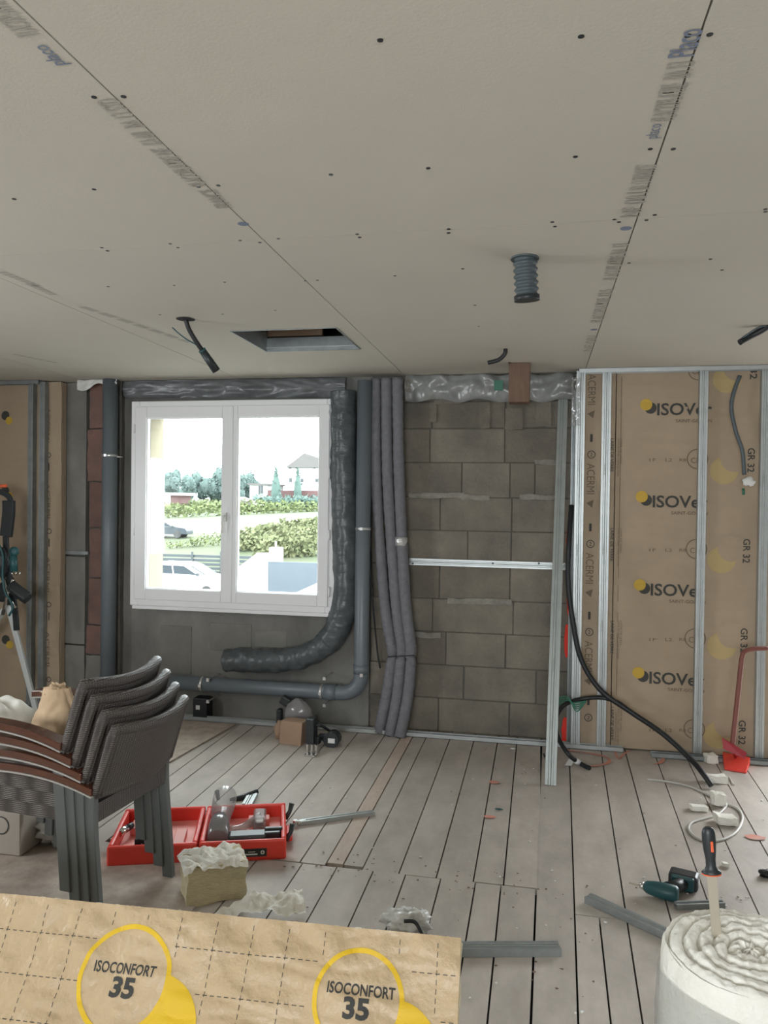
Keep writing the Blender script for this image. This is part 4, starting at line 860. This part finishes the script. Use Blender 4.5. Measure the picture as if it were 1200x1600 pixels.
q = MB(); q.obox(o+ux*.12+uy*.06+Z3*.035, ux*.17, uy*.075, Z3*.05); q.build('battery', 'dark_plastic', t2, bevel=.01); q = MB(); q.obox(o+ux*.28+uy*.075+Z3*.045, ux*.07, uy*.022, Z3*.045); q.obox(o+ux*.28+uy*.11+Z3*.045, ux*.08, uy*.022, Z3*.05); q.build('terminal', 'dark_plastic', t2, bevel=.004)
t3 = thing('clear_nozzle', o+ux*.2+uy*.25+Z3*.03, 'pinkish clear plastic nozzle across the back of the red case', 'nozzle')
q = MB(); q.tube(spline([o+ux*.12+uy*.20+Z3*.055, o+ux*.18+uy*.23+Z3*.055, o+ux*.26+uy*.27+Z3*.09], 6), .018, 12); q.build('tube', 'clear_plastic', t3); q = MB(); q.obox(o+ux*.225+uy*.21+Z3*.04, ux*.06, uy*.13, Z3*.06); q.build('head', 'clear_plastic', t3, bevel=.01)
q = MB(); q.obox(o+ux*.235+uy*.215+Z3*.05, ux*.04, uy*.05, Z3*.035); q.build('core', 'chrome', t3, bevel=.005)
c = F(378, 1250); t4 = thing('screwdriver_bit', c, 'dark slim tool lying on the planks behind the red case', 'tool'); q = MB(); q.tube([(c.x-.05, c.y-.04, .012), (c.x, c.y, .014), (c.x+.05, c.y+.09, .016)], [.008, .015, .013], 10); q.build('shaft', 'dark_plastic', t4)
floor_rail((386, 1262), (395, 1245), .05, 'short bright metal clip behind the red case', 'galvanised', dp=.02)
q = MB(); bx = a+ux*.11+uy*.03+Z3*.031; tb = thing('black_parts_box', bx, 'small black box with a red and white print in the red case lid', 'box')
q.obox(bx, ux*.12, uy*.08, Z3*.075); q.build('carton', 'black_rubber', tb, bevel=.003); c = bx+ux*.028-uy*.001+Z3*.038
for k in range(6):
    q = MB(); a_ = k*PI/3+.3; dd = ux*math.cos(a_)+Z3*math.sin(a_); pe = ux*-math.sin(a_)+Z3*math.cos(a_); q.add([c+dd*.005-pe*.002, c+dd*.018-pe*.004, c+dd*.018+pe*.004, c+dd*.005+pe*.002], [(0, 1, 2, 3)]); q.build('printed_ray', 'label_white' if k % 2 else 'red_plastic', tb)
for (du_, dv_, ln_, lab) in [(.03, .20, .07, 'silver socket end nearest the chairs in the red lid'), (.13, .30, .09, 'silver socket further back in the red lid')]:
    s0 = a+ux*du_+uy*dv_+Z3*.075; tt = thing('socket_tool', s0, lab, 'tool'); MB().tube([s0-ux*.01-uy*ln_*.5, s0, s0+ux*.01+uy*ln_*.3], [.014, .017, .017], 12).build('steel_barrel', 'chrome', tt); MB().tube([s0+ux*.01+uy*ln_*.3, s0+ux*.03+uy*ln_*.8], [.016, .014], 12).build('dark_grip', 'dark_plastic', tt)

# ------------------------------------------------------------------ wool block and wool sheet
c = F(292, 1420); e = F(385, 1402); ux = (e-c).normalized(); uy = V((-ux.y, ux.x, 0)); wl = (e-c).length
t = thing('wool_block', (c+e)/2, 'cut block of yellow-white glass wool standing in front of the red case', 'insulation')
MB().lump(c, ux*wl, uy*.155, Z3*.148, (16, 12, 10), .008, 22).build('wool_body', 'wool_edge', t)
q = MB(); 
def fn(i, j): p = c-ux*.015+ux*(wl+.02)*i-uy*.012+uy*.18*j; return p+V((0, 0, .158+.022*noise.noise(p*22)+.012*noise.noise(p*50)-.014*(abs(i*2-1)**8+abs(j*2-1)**8)))
q.sheet(36, 30, fn); q.build('fluffy_top', 'glass_wool', t)
c = F(325, 1436); ws = thing('wool_sheet', c, 'flat torn piece of white glass wool behind the foreground panel', 'insulation')
p0, p1, p2, p3 = F(325, 1440), F(478, 1440), F(472, 1403, .02), F(385, 1416, .02)
def fn(i, j):
    p = p0.lerp(p1, i).lerp(p3.lerp(p2, i), j); return V((p.x, p.y, .03+.03*noise.noise(p*14)+.014*noise.noise(p*40)+.03*j))
q = MB(); q.sheet(44, 30, fn); n0 = len(q.v); q.build('fluffy_top', 'glass_wool', ws)
# clear bag behind the panel
c = F(640, 1462); t = thing('plastic_bag', c, 'crumpled clear plastic bag with a black strap behind the foreground panel', 'bag')
MB().blob((c.x-.01, c.y+.02, .045), (.085, .05, .04), 11, .2, 18, 3).build('bag_film', 'white_film', t)
q = MB(); e = F(640, 1440, .09); q.tube(spline([e+V((-.02, 0, .0)), e+V((.02, .0, .0)), e+V((.05, -.02, -.03)), e+V((.07, -.02, -.07))], 6), .007, 8); q.build('strap', 'black_rubber', t)

# ------------------------------------------------------------------ stack of four armchairs
fn0 = None
def make_chair():
    B = F(267, 1372)  # far rear foot on the floor
    fx, fy = B.x-.02, B.y
    nx, ny = fx-.048, fy-.45     # near rear foot
    wd = V((fx-nx, fy-ny, 0)); wd_n = wd.normalized(); fwd = V((-wd_n.y, wd_n.x, 0)); W = wd.length   # fwd points to the chair's front (left)
    O = V((nx, ny, 0))
    t = thing('stacking_armchair', O, 'lowest of four stacked armchairs with dark woven back, grey legs and brown arms', 'chair', 'stacked woven armchairs')
    def L(f, w_, z): return O+fwd*f+wd_n*w_+Z3*z
    def bar(pts, hw_, ht_):
        q = MB(); vs = []
        for p in pts: vs += [p-fwd*hw_-wd_n*ht_, p+fwd*hw_-wd_n*ht_, p+fwd*hw_+wd_n*ht_, p-fwd*hw_+wd_n*ht_]
        m = len(pts); return q.add(vs, [(4*i+k, 4*i+(k+1) % 4, 4*i+4+(k+1) % 4, 4*i+4+k) for i in range(m-1) for k in range(4)]+[(3, 2, 1, 0), (4*m-4, 4*m-3, 4*m-2, 4*m-1)])
    # rear legs, flat section, slightly curved
    for w_ in (0, W):
        pts = spline([L(-.012, w_, 0), L(.002, w_, .18), L(.018, w_, .36), L(.022, w_, .46), L(.016, w_, .54)], 4)
        bar(pts, .023, .013).build('leg', 'chair_frame', t, bevel=.003)
        pts = [L(.50, w_, 0), L(.49, w_, .3), L(.47, w_, .53)]; bar(pts, .021, .013).build('leg', 'chair_frame', t, bevel=.003)
    # seat frame and seat
    q = MB()
    for a_, b_ in [((.04, .03), (.04, W-.03)), ((.03, .035), (.46, .035)), ((.46, .03), (.46, W-.03)), ((.03, W-.035), (.46, W-.035))]: q.tube([L(a_[0], a_[1], .43), L(b_[0], b_[1], .43)], .012, 8)
    q.build('seat_frame', 'chair_frame', t)
    q = MB(); q.sheet(16, 16, lambda i, j: L(.01+.49*i, .0+W*j, .475-.015*math.sin(PI*i)*math.sin(PI*j))); q.obox(L(.03, .0, .395), fwd*.46, wd_n*.012, Z3*.072); q.obox(L(.03, W-.012, .395), fwd*.46, wd_n*.012, Z3*.072); q.obox(L(.0, 0, .405), fwd*.014, wd_n*W, Z3*.07); q.obox(L(.49, 0, .405), fwd*.014, wd_n*W, Z3*.07); q.build('seat', 'weave', t)
    # backrest: curved woven slab, leaning backwards, thick rim
    def bk(i, j, off):
        w_ = -.004+(W-.004)*i; z = .513+.242*j+.028*(math.sin(PI*i))*(-1 if j > .5 else .0)*0; lean = -.005-.075*j
        bow = -.045*math.sin(PI*i); zz_ = z+(.0 if j < .5 else 0)+.02*(i-.5)*0-.018*math.sin(PI*i)*(j)
        return L(lean+bow+off, w_, zz_)
    q = MB(); n1, n2 = 20, 10
    q.sheet(n1, n2, lambda i, j: bk(1-i, j, -.016)); q.sheet(n1, n2, lambda i, j: bk(i, j, .016))
    q.build('backrest', 'weave', t)
    rim = [bk(i/20, 1, 0) for i in range(21)]
    pth = [bk(0, j/8, 0) for j in range(8)]+rim+[bk(1, 1-j/8, 0) for j in range(1, 9)]
    q = MB(); q.tube(pth, .021, 10); q.tube([bk(i/20, 0, 0) for i in range(21)], .018, 10); q.build('back_rim', 'weave', t)
    # arms: curved brown slats with pale lower edge
    for w_ in (-.005, W+.005):
        pts = [(-.005, .515), (.08, .538), (.18, .556), (.30, .565), (.42, .563), (.54, .552)]
        sp = spline([L(f, w_, z) for f, z in pts], 5); q = MB(); vs = []
        for p in sp: vs += [p-wd_n*.029, p+wd_n*.029, p+wd_n*.029+Z3*.026, p-wd_n*.029+Z3*.026]
        m = len(sp); fs = [(4*i+k, 4*i+(k+1) % 4, 4*i+4+(k+1) % 4, 4*i+4+k) for i in range(m-1) for k in range(4)]+[(3, 2, 1, 0), (4*m-4, 4*m-3, 4*m-2, 4*m-1)]
        q.add(vs, fs); ar = q.build('armrest', 'chair_wood', t, bevel=.003)
        q = MB(); vs = []
        for p in sp: p = p-Z3*.006; vs += [p-wd_n*.031, p+wd_n*.031, p+wd_n*.031+Z3*.006, p-wd_n*.031+Z3*.006]
        q.add(vs, fs); q.build('arm_rail', 'arm_edge', ar)
    return t
ch = make_chair()
labs = ['second armchair up in the stack of four woven chairs', 'third armchair up in the stack of four woven chairs', 'topmost armchair of the stack of four woven chairs']
for k in range(3):
    c = copy_tree(ch); c.location = ch.location+V((-.040*(k+1), -.002*(k+1), .052*(k+1))); c['label'] = labs[k]

# ------------------------------------------------------------------ left side clutter
ZS = .632   # seat of the topmost chair
c = P(84, 1150, 2.72); c.z = ZS; t = thing('paper_bag', c, 'crumpled tan paper bag standing on the seat of the topmost chair', 'bag')
q = MB()
def bagf(i, j):
    a = 2*PI*i; r_ = (.088-.040*j**2)*(1+.22*noise.noise(V((math.cos(a)*1.5, math.sin(a)*1.5, j*2.5)))+.12*noise.noise(V((math.cos(a)*4, math.sin(a)*4, j*6)))); return V((c.x+math.cos(a)*r_+.015*j, c.y+math.sin(a)*r_*.7, c.z+.005+.19*j))
q.sheet(40, 20, bagf); q.build('paper_body', 'paper_bag', t)
q = MB(); q.blob((c.x+.015, c.y, c.z+.18), (.045, .033, .025), 3, .4, 12, 3); q.build('folded_top', 'paper_bag', t)
c = P(12, 1150, 2.78); c.z = ZS
def fn(i, j):
    x = c.x-.15+.25*i; y = c.y-.11+.22*j; h_ = max(0, math.sin(PI*i)*math.sin(PI*j))**.45; return V((x, y, c.z+.004+.125*h_*(.85+.3*noise.noise(V((x*12, y*14, 0)))+.09*math.sin(y*70+x*30))))
t = thing('white_cloth', c, 'heaped white cloth lying on the topmost chair at the left edge', 'cloth'); MB().sheet(50, 30, fn).build('cloth_fold', 'white_fabric', t)
c = F(105, 1104); t = thing('red_topped_box', c, 'small box with a reddish lid on the floor against the left wall', 'box')
MB().box((c.x, c.y+.0, .05), (.13, .10, .09)).build('carton', 'pale_card', t, bevel=.004); MB().box((c.x, c.y+.0, .11), (.135, .105, .035)).build('box_lid', 'brown_red', t, bevel=.004)
MB().box((c.x, c.y+.0, .131), (.13, .10, .006)).build('pale_top', 'label_white', t)  # thin pale slab over the reddish lid
# beige carton and plastic bag under the chairs
c = F(20, 1345); t = thing('beige_carton', c, 'beige cardboard carton under the chair arms at the left edge', 'box')
MB().b2((c.x-.35, c.y+.02, .012), (c.x+.02, c.y+.32, .26)).build('carton_body', 'pale_card', t, bevel=.004)
q = MB(); disc(q, (c.x-.075, c.y+.018, .14), U_, W_, .04, .035); q.build('printed_ring', 'ink', t)
c = F(68, 1335); t = thing('plastic_bag', c, 'white translucent plastic bag lying under the stacked chairs', 'bag')
MB().blob((c.x+.01, c.y+.11, .085), (.105, .10, .075), 9, .16, 20, 3).build('bag_film', 'white_film', t); MB().blob((c.x+.13, c.y+.07, .05), (.07, .05, .04), 2, .25, 12, 3).build('bag_knot', 'white_film', t)
# stand with hung harness
ft = F(58, 1122); Yq = ft.y
t = thing('tool_stand', ft, 'leaning pale metal stand leg with a green foot at the far left', 'stand')
tpp = P(13, 945, Yq-.1); dl = (tpp-ft)
MB().obox(ft+V((-.02, -.012, .03)), V((.04, 0, 0)), V((0, .024, 0)), dl-V((0, 0, .03))).build('leg', 'alu_pole', t, bevel=.003)
ft2 = ft+V((-1.0, -.1, 0)); MB().obox(ft2+V((-.02, -.012, 0)), V((.04, 0, 0)), V((0, .024, 0)), (tpp-ft2)).build('leg', 'alu_pole', t, bevel=.003)
ft3 = ft+V((-.95, .2, 0)); MB().obox(ft3+V((-.02, -.012, 0)), V((.04, 0, 0)), V((0, .024, 0)), (tpp-ft3)).build('leg', 'alu_pole', t, bevel=.003)
MB().box(ft+V((0, 0, .02)), (.075, .05, .04)).build('green_foot', 'green_plastic', t, bevel=.004)
q = MB(); h0 = P(14, 925, Yq-.1); q.blob(h0, (.075, .05, .09), 2, .2, 14, 2.5); q.build('clamp_head', 'dark_plastic', t)
q = MB(); q.tube([P(4, 960, Yq-.12), P(12, 930, Yq-.15), P(20, 905, Yq-.15)], .012, 8); q.tube([P(2, 885, Yq-.14), P(14, 935, Yq-.16), P(25, 950, Yq-.15)], .01, 8); q.build('clamp_lever', 'chrome', t)
q = MB(); q.tube([P(-6, 760, Yq-.1), P(10, 759, Yq-.1)], .012, 8); q.build('orange_tip', 'orange_plastic', t); q = MB(); q.tube([P(-4, 950, Yq-.1), P(-8, 758, Yq-.1)], .014, 8); q.build('upright', 'dark_plastic', t)
ys_ = Yq-.13
t = thing('tool_harness', P(14, 900, ys_), 'black padded harness strap hanging on the stand at the left edge', 'harness')
def strap(pts, wd, name, m='black_rubber', th_=.012):
    pp = spline([P(x, y, ys_) for x, y in pts], 6); q = MB(); vs = []
    for i, p in enumerate(pp):
        tt = (pp[min(i+1, len(pp)-1)]-pp[max(i-1, 0)]).normalized(); s_ = tt.cross(Y3).normalized(); ww = wd if not isinstance(wd, list) else wd[min(len(wd)-1, int(i/len(pp)*len(wd)))]
        vs += [p-s_*ww/2-Y3*th_, p+s_*ww/2-Y3*th_, p+s_*ww/2, p-s_*ww/2]
    m_ = len(pp); q.add(vs, [(4*i+k, 4*i+4+k, 4*i+4+(k+1) % 4, 4*i+(k+1) % 4) for i in range(m_-1) for k in range(4)]+[(0, 1, 2, 3), (4*m_-1, 4*m_-2, 4*m_-3, 4*m_-4)]); return q.build(name, m, t, bevel=.003)
strap([(-6, 768), (6, 770), (16, 778), (18, 790)], .04, 'strap'); strap([(16, 782), (16, 800), (14, 820), (12, 838)], .085, 'strap_pad', th_=.03); strap([(10, 838), (11, 870), (14, 895), (20, 925), (25, 960), (27, 985)], .045, 'strap')
q = MB(); q.blob(P(22, 862, ys_-.03), (.035, .025, .035), 3, .05, 10); q.tube([P(21, 868, ys_-.03), P(22, 893, ys_-.03)], [.024, .026], 10); q.build('teal_socket', 'teal_plastic', t)
for x in (19, 25, 31): MB().tube([P(x, 893, ys_-.04), P(x, 899, ys_-.04)], .005, 6).build('metal_prong', 'chrome', t)
q = MB(); q.tube([P(16, 915, ys_-.03), P(44, 936, ys_-.03)], [.05, .05], 4); q.build('black_pouch', 'dark_plastic', t, bevel=.01)
q = MB(); q.tube(spline([P(x, y, ys_-.05) for x, y in [(-2, 850), (5, 870), (4, 900), (8, 925), (16, 938), (20, 950), (14, 962)]], 6), .008, 8); q.build('teal_cord', 'teal_plastic', t)
q = MB(); q.blob(P(3, 880, ys_-.02), (.05, .03, .10), 8, .2, 12); q.build('tool_pouch', 'dark_plastic', t)

# ------------------------------------------------------------------ outside
prof = [(5.6, -3.6), (47, -3.6), (50, -2.6), (58, -1.75), (64, -1.35), (80, -.95), (110, -.35), (160, .55), (230, 1.5), (900, 2.0)]
def gz(Y):
    for (a, za), (b, zb) in zip(prof, prof[1:]):
        if a <= Y <= b: return za+(zb-za)*(Y-a)/(b-a)
    return prof[-1][1] if Y > 900 else prof[0][1]
def G(px, py):
    d = ray(px, py); Y = 6.0
    while Y < 400:
        if H+d.z*(Y/d.y) <= gz(Y): break
        Y *= 1.004
    p = EYE+d*(Y/d.y); return V((p.x, p.y, gz(Y)))
q = MB(); rows = [5.6, 20, 47, 50, 58, 64, 80, 110, 160, 230, 900]; vs = []
for y in rows: vs += [(-.95*y-60, y, gz(y)), (.5*y+60, y, gz(y))]
MB().add([v for v in vs[:6]], [(0, 1, 3, 2), (2, 3, 5, 4)]).build('yard', 'yard', kind='structure')
MB().add(vs[4:], [(2*i, 2*i+1, 2*i+3, 2*i+2) for i in range(len(rows)-3)]).build('field', 'grass', kind='structure')
# road
rp = []
for (xa_, ya_, yb_) in [(200, 838, 846), (260, 829, 838), (350, 821, 829), (430, 814, 821), (500, 807, 813), (560, 802, 806)]:
    a, b = G(xa_, ya_), G(xa_, yb_); rp += [a+Z3*.04, b+Z3*.04]
MB().add(rp, [(2*i, 2*i+1, 2*i+3, 2*i+2) for i in range(len(rp)//2-1)]).build('road', 'asphalt_pale', kind='structure')
def leaves(q, c, r, n, s, rng):
    for _ in range(n):
        d = V((rng.gauss(0, 1), rng.gauss(0, 1), rng.gauss(0, 1))).normalized(); d *= rng.uniform(.8, 1.08)
        p = V((c.x+d.x*r.x, c.y+d.y*r.y, c.z+d.z*r.z)); u_ = V((rng.gauss(0, 1), rng.gauss(0, 1), rng.gauss(0, 1))).normalized(); v_ = u_.orthogonal().normalized(); k = s*rng.uniform(.5, 1.2)
        q.add([p, p+u_*k, p+u_*k*.6+v_*k*.7], [(0, 1, 2)])
def vine_rows(pts, h_, n, nm, lab, m):
    q = MB(); rng = random.Random(n)
    for (x0, y0, x1, y1, cnt) in pts:
        a, b = G(x0, y0), G(x1, y1)
        for k in range(cnt):
            p = a.lerp(b, (k+rng.random()*.6)/cnt); p.z = gz(p.y); leaves(q, p+Z3*h_*.55, V((h_*.55, h_*.45, h_*.55)), 26, h_*.4, rng)
    q.build(nm, m, kind='stuff', label=lab, cat='vines')
vine_rows([(205, 812, 500, 799, 50), (205, 806, 500, 795, 60), (205, 800, 500, 792, 60)], 1.5, 1, 'vineyard_rows', 'yellow-green vineyard rows beyond the road', 'vineyard')
vine_rows([(370, 862, 500, 850, 32), (365, 855, 500, 842, 34), (395, 846, 500, 834, 28), (430, 838, 500, 828, 20), (410, 872, 500, 868, 24)], 1.1, 2, 'vineyard_near', 'nearer vines on the slope behind the white wall', 'vine_dry')
vine_rows([(262, 858, 350, 852, 12), (300, 848, 350, 844, 6)], .5, 3, 'rough_grass', 'rough grass tufts on the verge before the road', 'vineyard')
def tree(px, ybase, ytop, wpx, Y, lab, m='tree_leaf', nm='field_tree'):
    b = P(px, ybase, Y); tp_ = P(px, ytop, Y); h_ = tp_.z-b.z; w_ = wpx/1200*Y/2; rng = random.Random(px)
    t = thing(nm, b, lab, 'tree', 'trees behind the vineyard'); q = MB()
    for k in range(7):
        c = b+V((rng.uniform(-.6, .6)*w_, rng.uniform(-.3, .3)*w_, h_*rng.uniform(.35, .78))); r_ = V((w_*.5, w_*.5, h_*.27)); q.blob(c, r_*.85, k, .2, 8); leaves(q, c, r_, 130, h_*.07, rng)
    q.build('crown', m, t); MB().cyl(b-Z3*.5, b+Z3*h_*.5, .25, .12, 8).build('trunk', 'trunk', t)
for i, (x, yt, w_) in enumerate([(215, 732, 40), (243, 738, 34), (262, 733, 44), (292, 741, 36), (318, 732, 40), (342, 728, 42), (372, 740, 34), (392, 738, 38)]):
    tree(x, 790 if x < 350 else 794, yt, w_, 165+6*(i % 3), ['far left bluish tree behind the red hut', 'low tree right of the first far tree', 'broad bluish tree above the red hut', 'low tree in the middle of the left pane', 'bluish tree left of the window centre', 'tallest bluish tree at the left pane edge', 'tree just right of the window centre bar', 'dark tree left of the white houses'][i])
def cyp(px, yb_, yt, wpx, Y, lab):
    b = P(px, yb_, Y); h_ = P(px, yt, Y).z-b.z; w_ = wpx/1200*Y/2; t = thing('cypress_tree', b, lab, 'tree', 'cypresses before the white house'); q = MB(); rng = random.Random(px)
    pr = [(0, .35), (.1, .85), (.3, 1), (.55, .85), (.8, .45), (.95, .15), (1, .02)]
    q.tube([b+Z3*h_*a_ for a_, r_ in pr], [w_*r_ for a_, r_ in pr], 12)
    for a_, r_ in pr[:-1]:
        leaves(q, b+Z3*h_*(a_+.05), V((w_*r_, w_*r_, h_*.1)), 60, w_*.45, rng)
    q.build('crown', 'cypress_leaf', t); MB().cyl(b-Z3*1, b+Z3*h_*.2, .3, n=8).build('trunk', 'trunk', t)
cyp(431, 788, 732, 16, 130, 'left cypress in front of the white house'); cyp(465, 785, 736, 13, 132, 'right slimmer cypress in front of the white house')
rng = random.Random(4); q = MB()
for x in range(400, 500, 7):
    c = P(x, 783+rng.uniform(-2, 3), 126); leaves(q, c, V((.9, .9, .9)), 60, .5, rng); q.blob(c, .7, x, .2, 5)
q.build('garden_hedge', 'cypress_leaf', label='low dark hedge at the foot of the cypresses', cat='hedge')
# houses
def house(x0, x1, ytop, ybase, Y, dpt, lab, wins, gable=None, m='far_white'):
    a, b = P(x0, ybase, Y), P(x1, ytop, Y); t = thing('far_house', ((a.x+b.x)/2, Y, a.z-1), lab, 'building', 'white houses beyond the vineyard')
    MB().b2((a.x, Y, a.z-2), (b.x, Y+dpt, b.z)).build('wall', m, t)
    if gable:
        g = P(gable[0], gable[1], Y); q = MB(); ov = .4; q.prism([(a.x-ov, b.z-.1), (b.x+ov, b.z-.1), (g.x, g.z)], (0, Y-.4, 0), X3, Z3, V((0, dpt+.8, 0))); q.build('roof', 'roof_pale', t)
    else: MB().b2((a.x-.3, Y-.3, b.z), (b.x+.3, Y+dpt+.3, b.z+.3)).build('roof', 'roof_pale', t)
    for (wx0, wy0, wx1, wy1) in wins:
        c, d = P(wx0, wy1, Y), P(wx1, wy0, Y); MB().b2((c.x, Y-.12, c.z), (d.x, Y+.05, d.z)).build('window', 'fence_grey', t)
house(449, 540, 730, 783, 140, 12, 'large white house with gable behind the cypresses', [(452, 747, 456, 753), (470, 748, 474, 753), (493, 748, 497, 753), (452, 729, 455, 732), (462, 729, 465, 732), (490, 729, 493, 732)], (476, 708))
house(390, 418, 758, 780, 135, 9, 'small white house with flat top left of the cypresses', [(404, 759, 407, 771), (408, 759, 411, 771)])
a, b = P(418, 782, 133), P(505, 767, 133); MB().b2((a.x, 133, a.z-1), (b.x, 133.3, b.z)).build('garden_wall', 'hut_red', label='low reddish garden wall in front of the large white house', cat='wall')
a, b = P(370, 791, 120), P(382, 781, 120); t = thing('red_shed', (a.x, 120, a.z), 'tiny red shed with pale roof just right of the window centre', 'shed'); MB().b2((a.x, 120, a.z-1), (b.x, 124, b.z)).build('wall', 'hut_red', t); MB().prism([(a.x-.5, b.z), (b.x+2.2, b.z-1.2), (b.x+2.4, b.z-.9), (a.x-.3, b.z+.5)], (0, 119.5, 0), X3, Z3, V((0, 5, 0))).build('roof', 'roof_pale', t)
a, b = P(200, 789, 105), P(284, 774, 105); t = thing('red_hut', (a.x, 105, a.z), 'red and white hut with flat pale roof at the vineyard, left pane', 'hut')
xm_ = P(267, 780, 105).x; MB().b2((a.x, 105, a.z-.5), (xm_, 108, b.z)).build('white_wall', 'white_wall', t); MB().b2((xm_, 104.9, a.z-.5), (b.x, 108, b.z)).build('red_wall', 'hut_red', t); MB().b2((a.x, 104.3, b.z), (b.x+.5, 108.5, b.z+.35)).build('roof', 'white_wall', t)
# cars
def car(c, L_, m, lab, ang=0, tall=1.45, hz=1.0):
    t = thing('parked_car', c, lab, 'car', 'cars outside'); R = Matrix.Rotation(ang, 3, 'Z'); ux = R@X3; uy = R@Y3; w_ = 1.75
    s = L_/4.3
    body = [(-2.15, .3), (2.15, .3), (2.15, .62), (2.0, .82), (1.15, .95), (-2.0, 1.0), (-2.15, .8)]
    q = MB(); q.prism([(x*s, z) for x, z in body], c-uy*w_/2, ux, Z3*hz, uy*w_); q.build('body', m, t, bevel=.05)
    cab = [(-1.9, .97), (1.2, .94), (.45, 1.35), (.1, tall), (-1.2, tall), (-1.75, 1.25)]
    q = MB(); q.prism([(x*s, z) for x, z in cab], c-uy*(w_/2-.1), ux, Z3*hz, uy*(w_-.2)); q.build('cabin', 'car_white', t, bevel=.06)
    for side in (-1, 1):
        y_ = uy*(side*(w_/2-.085))
        for pl in ([(-1.6, 1.0), (-.35, .99), (-.4, 1.35), (-1.2, 1.36)], [(-.28, .99), (.85, .97), (.2, 1.34), (-.33, 1.35)]):
            q = MB(); q.prism([(x*s, z) for x, z in pl], c+y_-uy*.01, ux, Z3*hz, uy*.02); q.build('side_window', 'car_glass', t)
        for x in (-1.35, 1.35):
            q = MB(); w0 = c+ux*x*s+uy*side*(w_/2-.1)+Z3*.32; q.cyl(w0-uy*.11, w0+uy*.11, .32, n=18); q.build('wheel', 'tyre', t)
    q = MB(); q.prism([(.50*s, 1.33), (1.16*s, .97), (1.19*s, .98), (.53*s, 1.35)], c-uy*(w_/2-.2), ux, Z3*hz, uy*(w_-.4)); q.build('windscreen', 'car_glass', t)
    for side in (-1, 1): q = MB(); q.box(c+ux*.95*s+uy*side*(w_/2+.08)+Z3*1.0*hz, (.12, .2, .14), R); q.build('mirror', 'fence_grey', t)
    return t
c = G(262, 840); car(V((c.x-.2, c.y, gz(c.y))), 4.2, 'car_blue', 'pale-roofed dark car on the road at the left edge of the view through the window', .12)
tp_ = P(300, 893, 39); car(V((P(292, 893, 39).x, 39, -3.6)), 5.2, 'car_white', 'white car parked in the yard, roof seen at the bottom of the left pane', -.05, 1.45, 1.22)
# fence of dark slats
fe = thing('slat_fence', P(300, 890, 44), 'dark horizontal slat fence across the yard behind the white car', 'fence')
for k in range(7):
    a, b = P(190, 865+6.2*k, 44), P(372, 867+6.2*k, 44); MB().b2((a.x, 44, (a.z+b.z)/2-.17), (b.x+1.2, 44.05, (a.z+b.z)/2)).build('slat', 'fence_grey', fe)
for x in (300, 345): a = P(x, 862, 43.9); MB().b2((a.x-.06, 43.9, -3.6), (a.x+.06, 43.99, a.z)).build('post', 'fence_grey', fe)
# white garden wall with pillar, and blue-grey gate panel
w1 = thing('garden_wall', P(400, 925, 30), 'white stepped garden wall with a square pillar seen in the right pane', 'wall')
a, b = P(372, 893, 30), P(402, 864, 30); pl = [(P(340, 905, 30).x, P(340, 912, 30).z), (P(372, 887, 30).x, P(372, 887, 30).z), (b.x, b.z), (P(420, 864, 30).x, P(420, 864, 30).z), (P(420, 864, 30).x, -3.6), (P(340, 905, 30).x, -3.6)]
MB().prism(pl, (0, 30, 0), X3, Z3, V((0, .2, 0))).build('wall_slab', 'white_wall', w1)
a, b = P(420, 880, 29.6), P(438, 856, 29.6); MB().b2((a.x, 29.6, -3.6), (b.x, 30.0, b.z)).build('pillar', 'white_wall', w1, bevel=.02)
c = P(431, 852, 29.8); MB().cyl((c.x, 29.8, b.z), (c.x, 29.8, b.z+.25), .03, n=8).build('finial', 'white_wall', w1)
g_ = thing('gate_panel', P(455, 925, 28), 'blue-grey solid gate panel right of the white garden wall', 'gate')
a, b = P(418, 930, 28), P(512, 880, 28); MB().b2((a.x, 28, -3.6), (b.x+2, 28.06, b.z)).build('panel', 'panel_blue', g_)
pl = [(P(450, 926, 26).x, P(450, 932, 26).z), (P(520, 903, 26).x, P(520, 900, 26).z), (P(520, 903, 26).x, -3.6), (P(450, 926, 26).x, -3.6)]
MB().prism(pl, (0, 26, 0), X3, Z3, V((0, .2, 0))).build('ramp_wall', 'white_wall', g_)
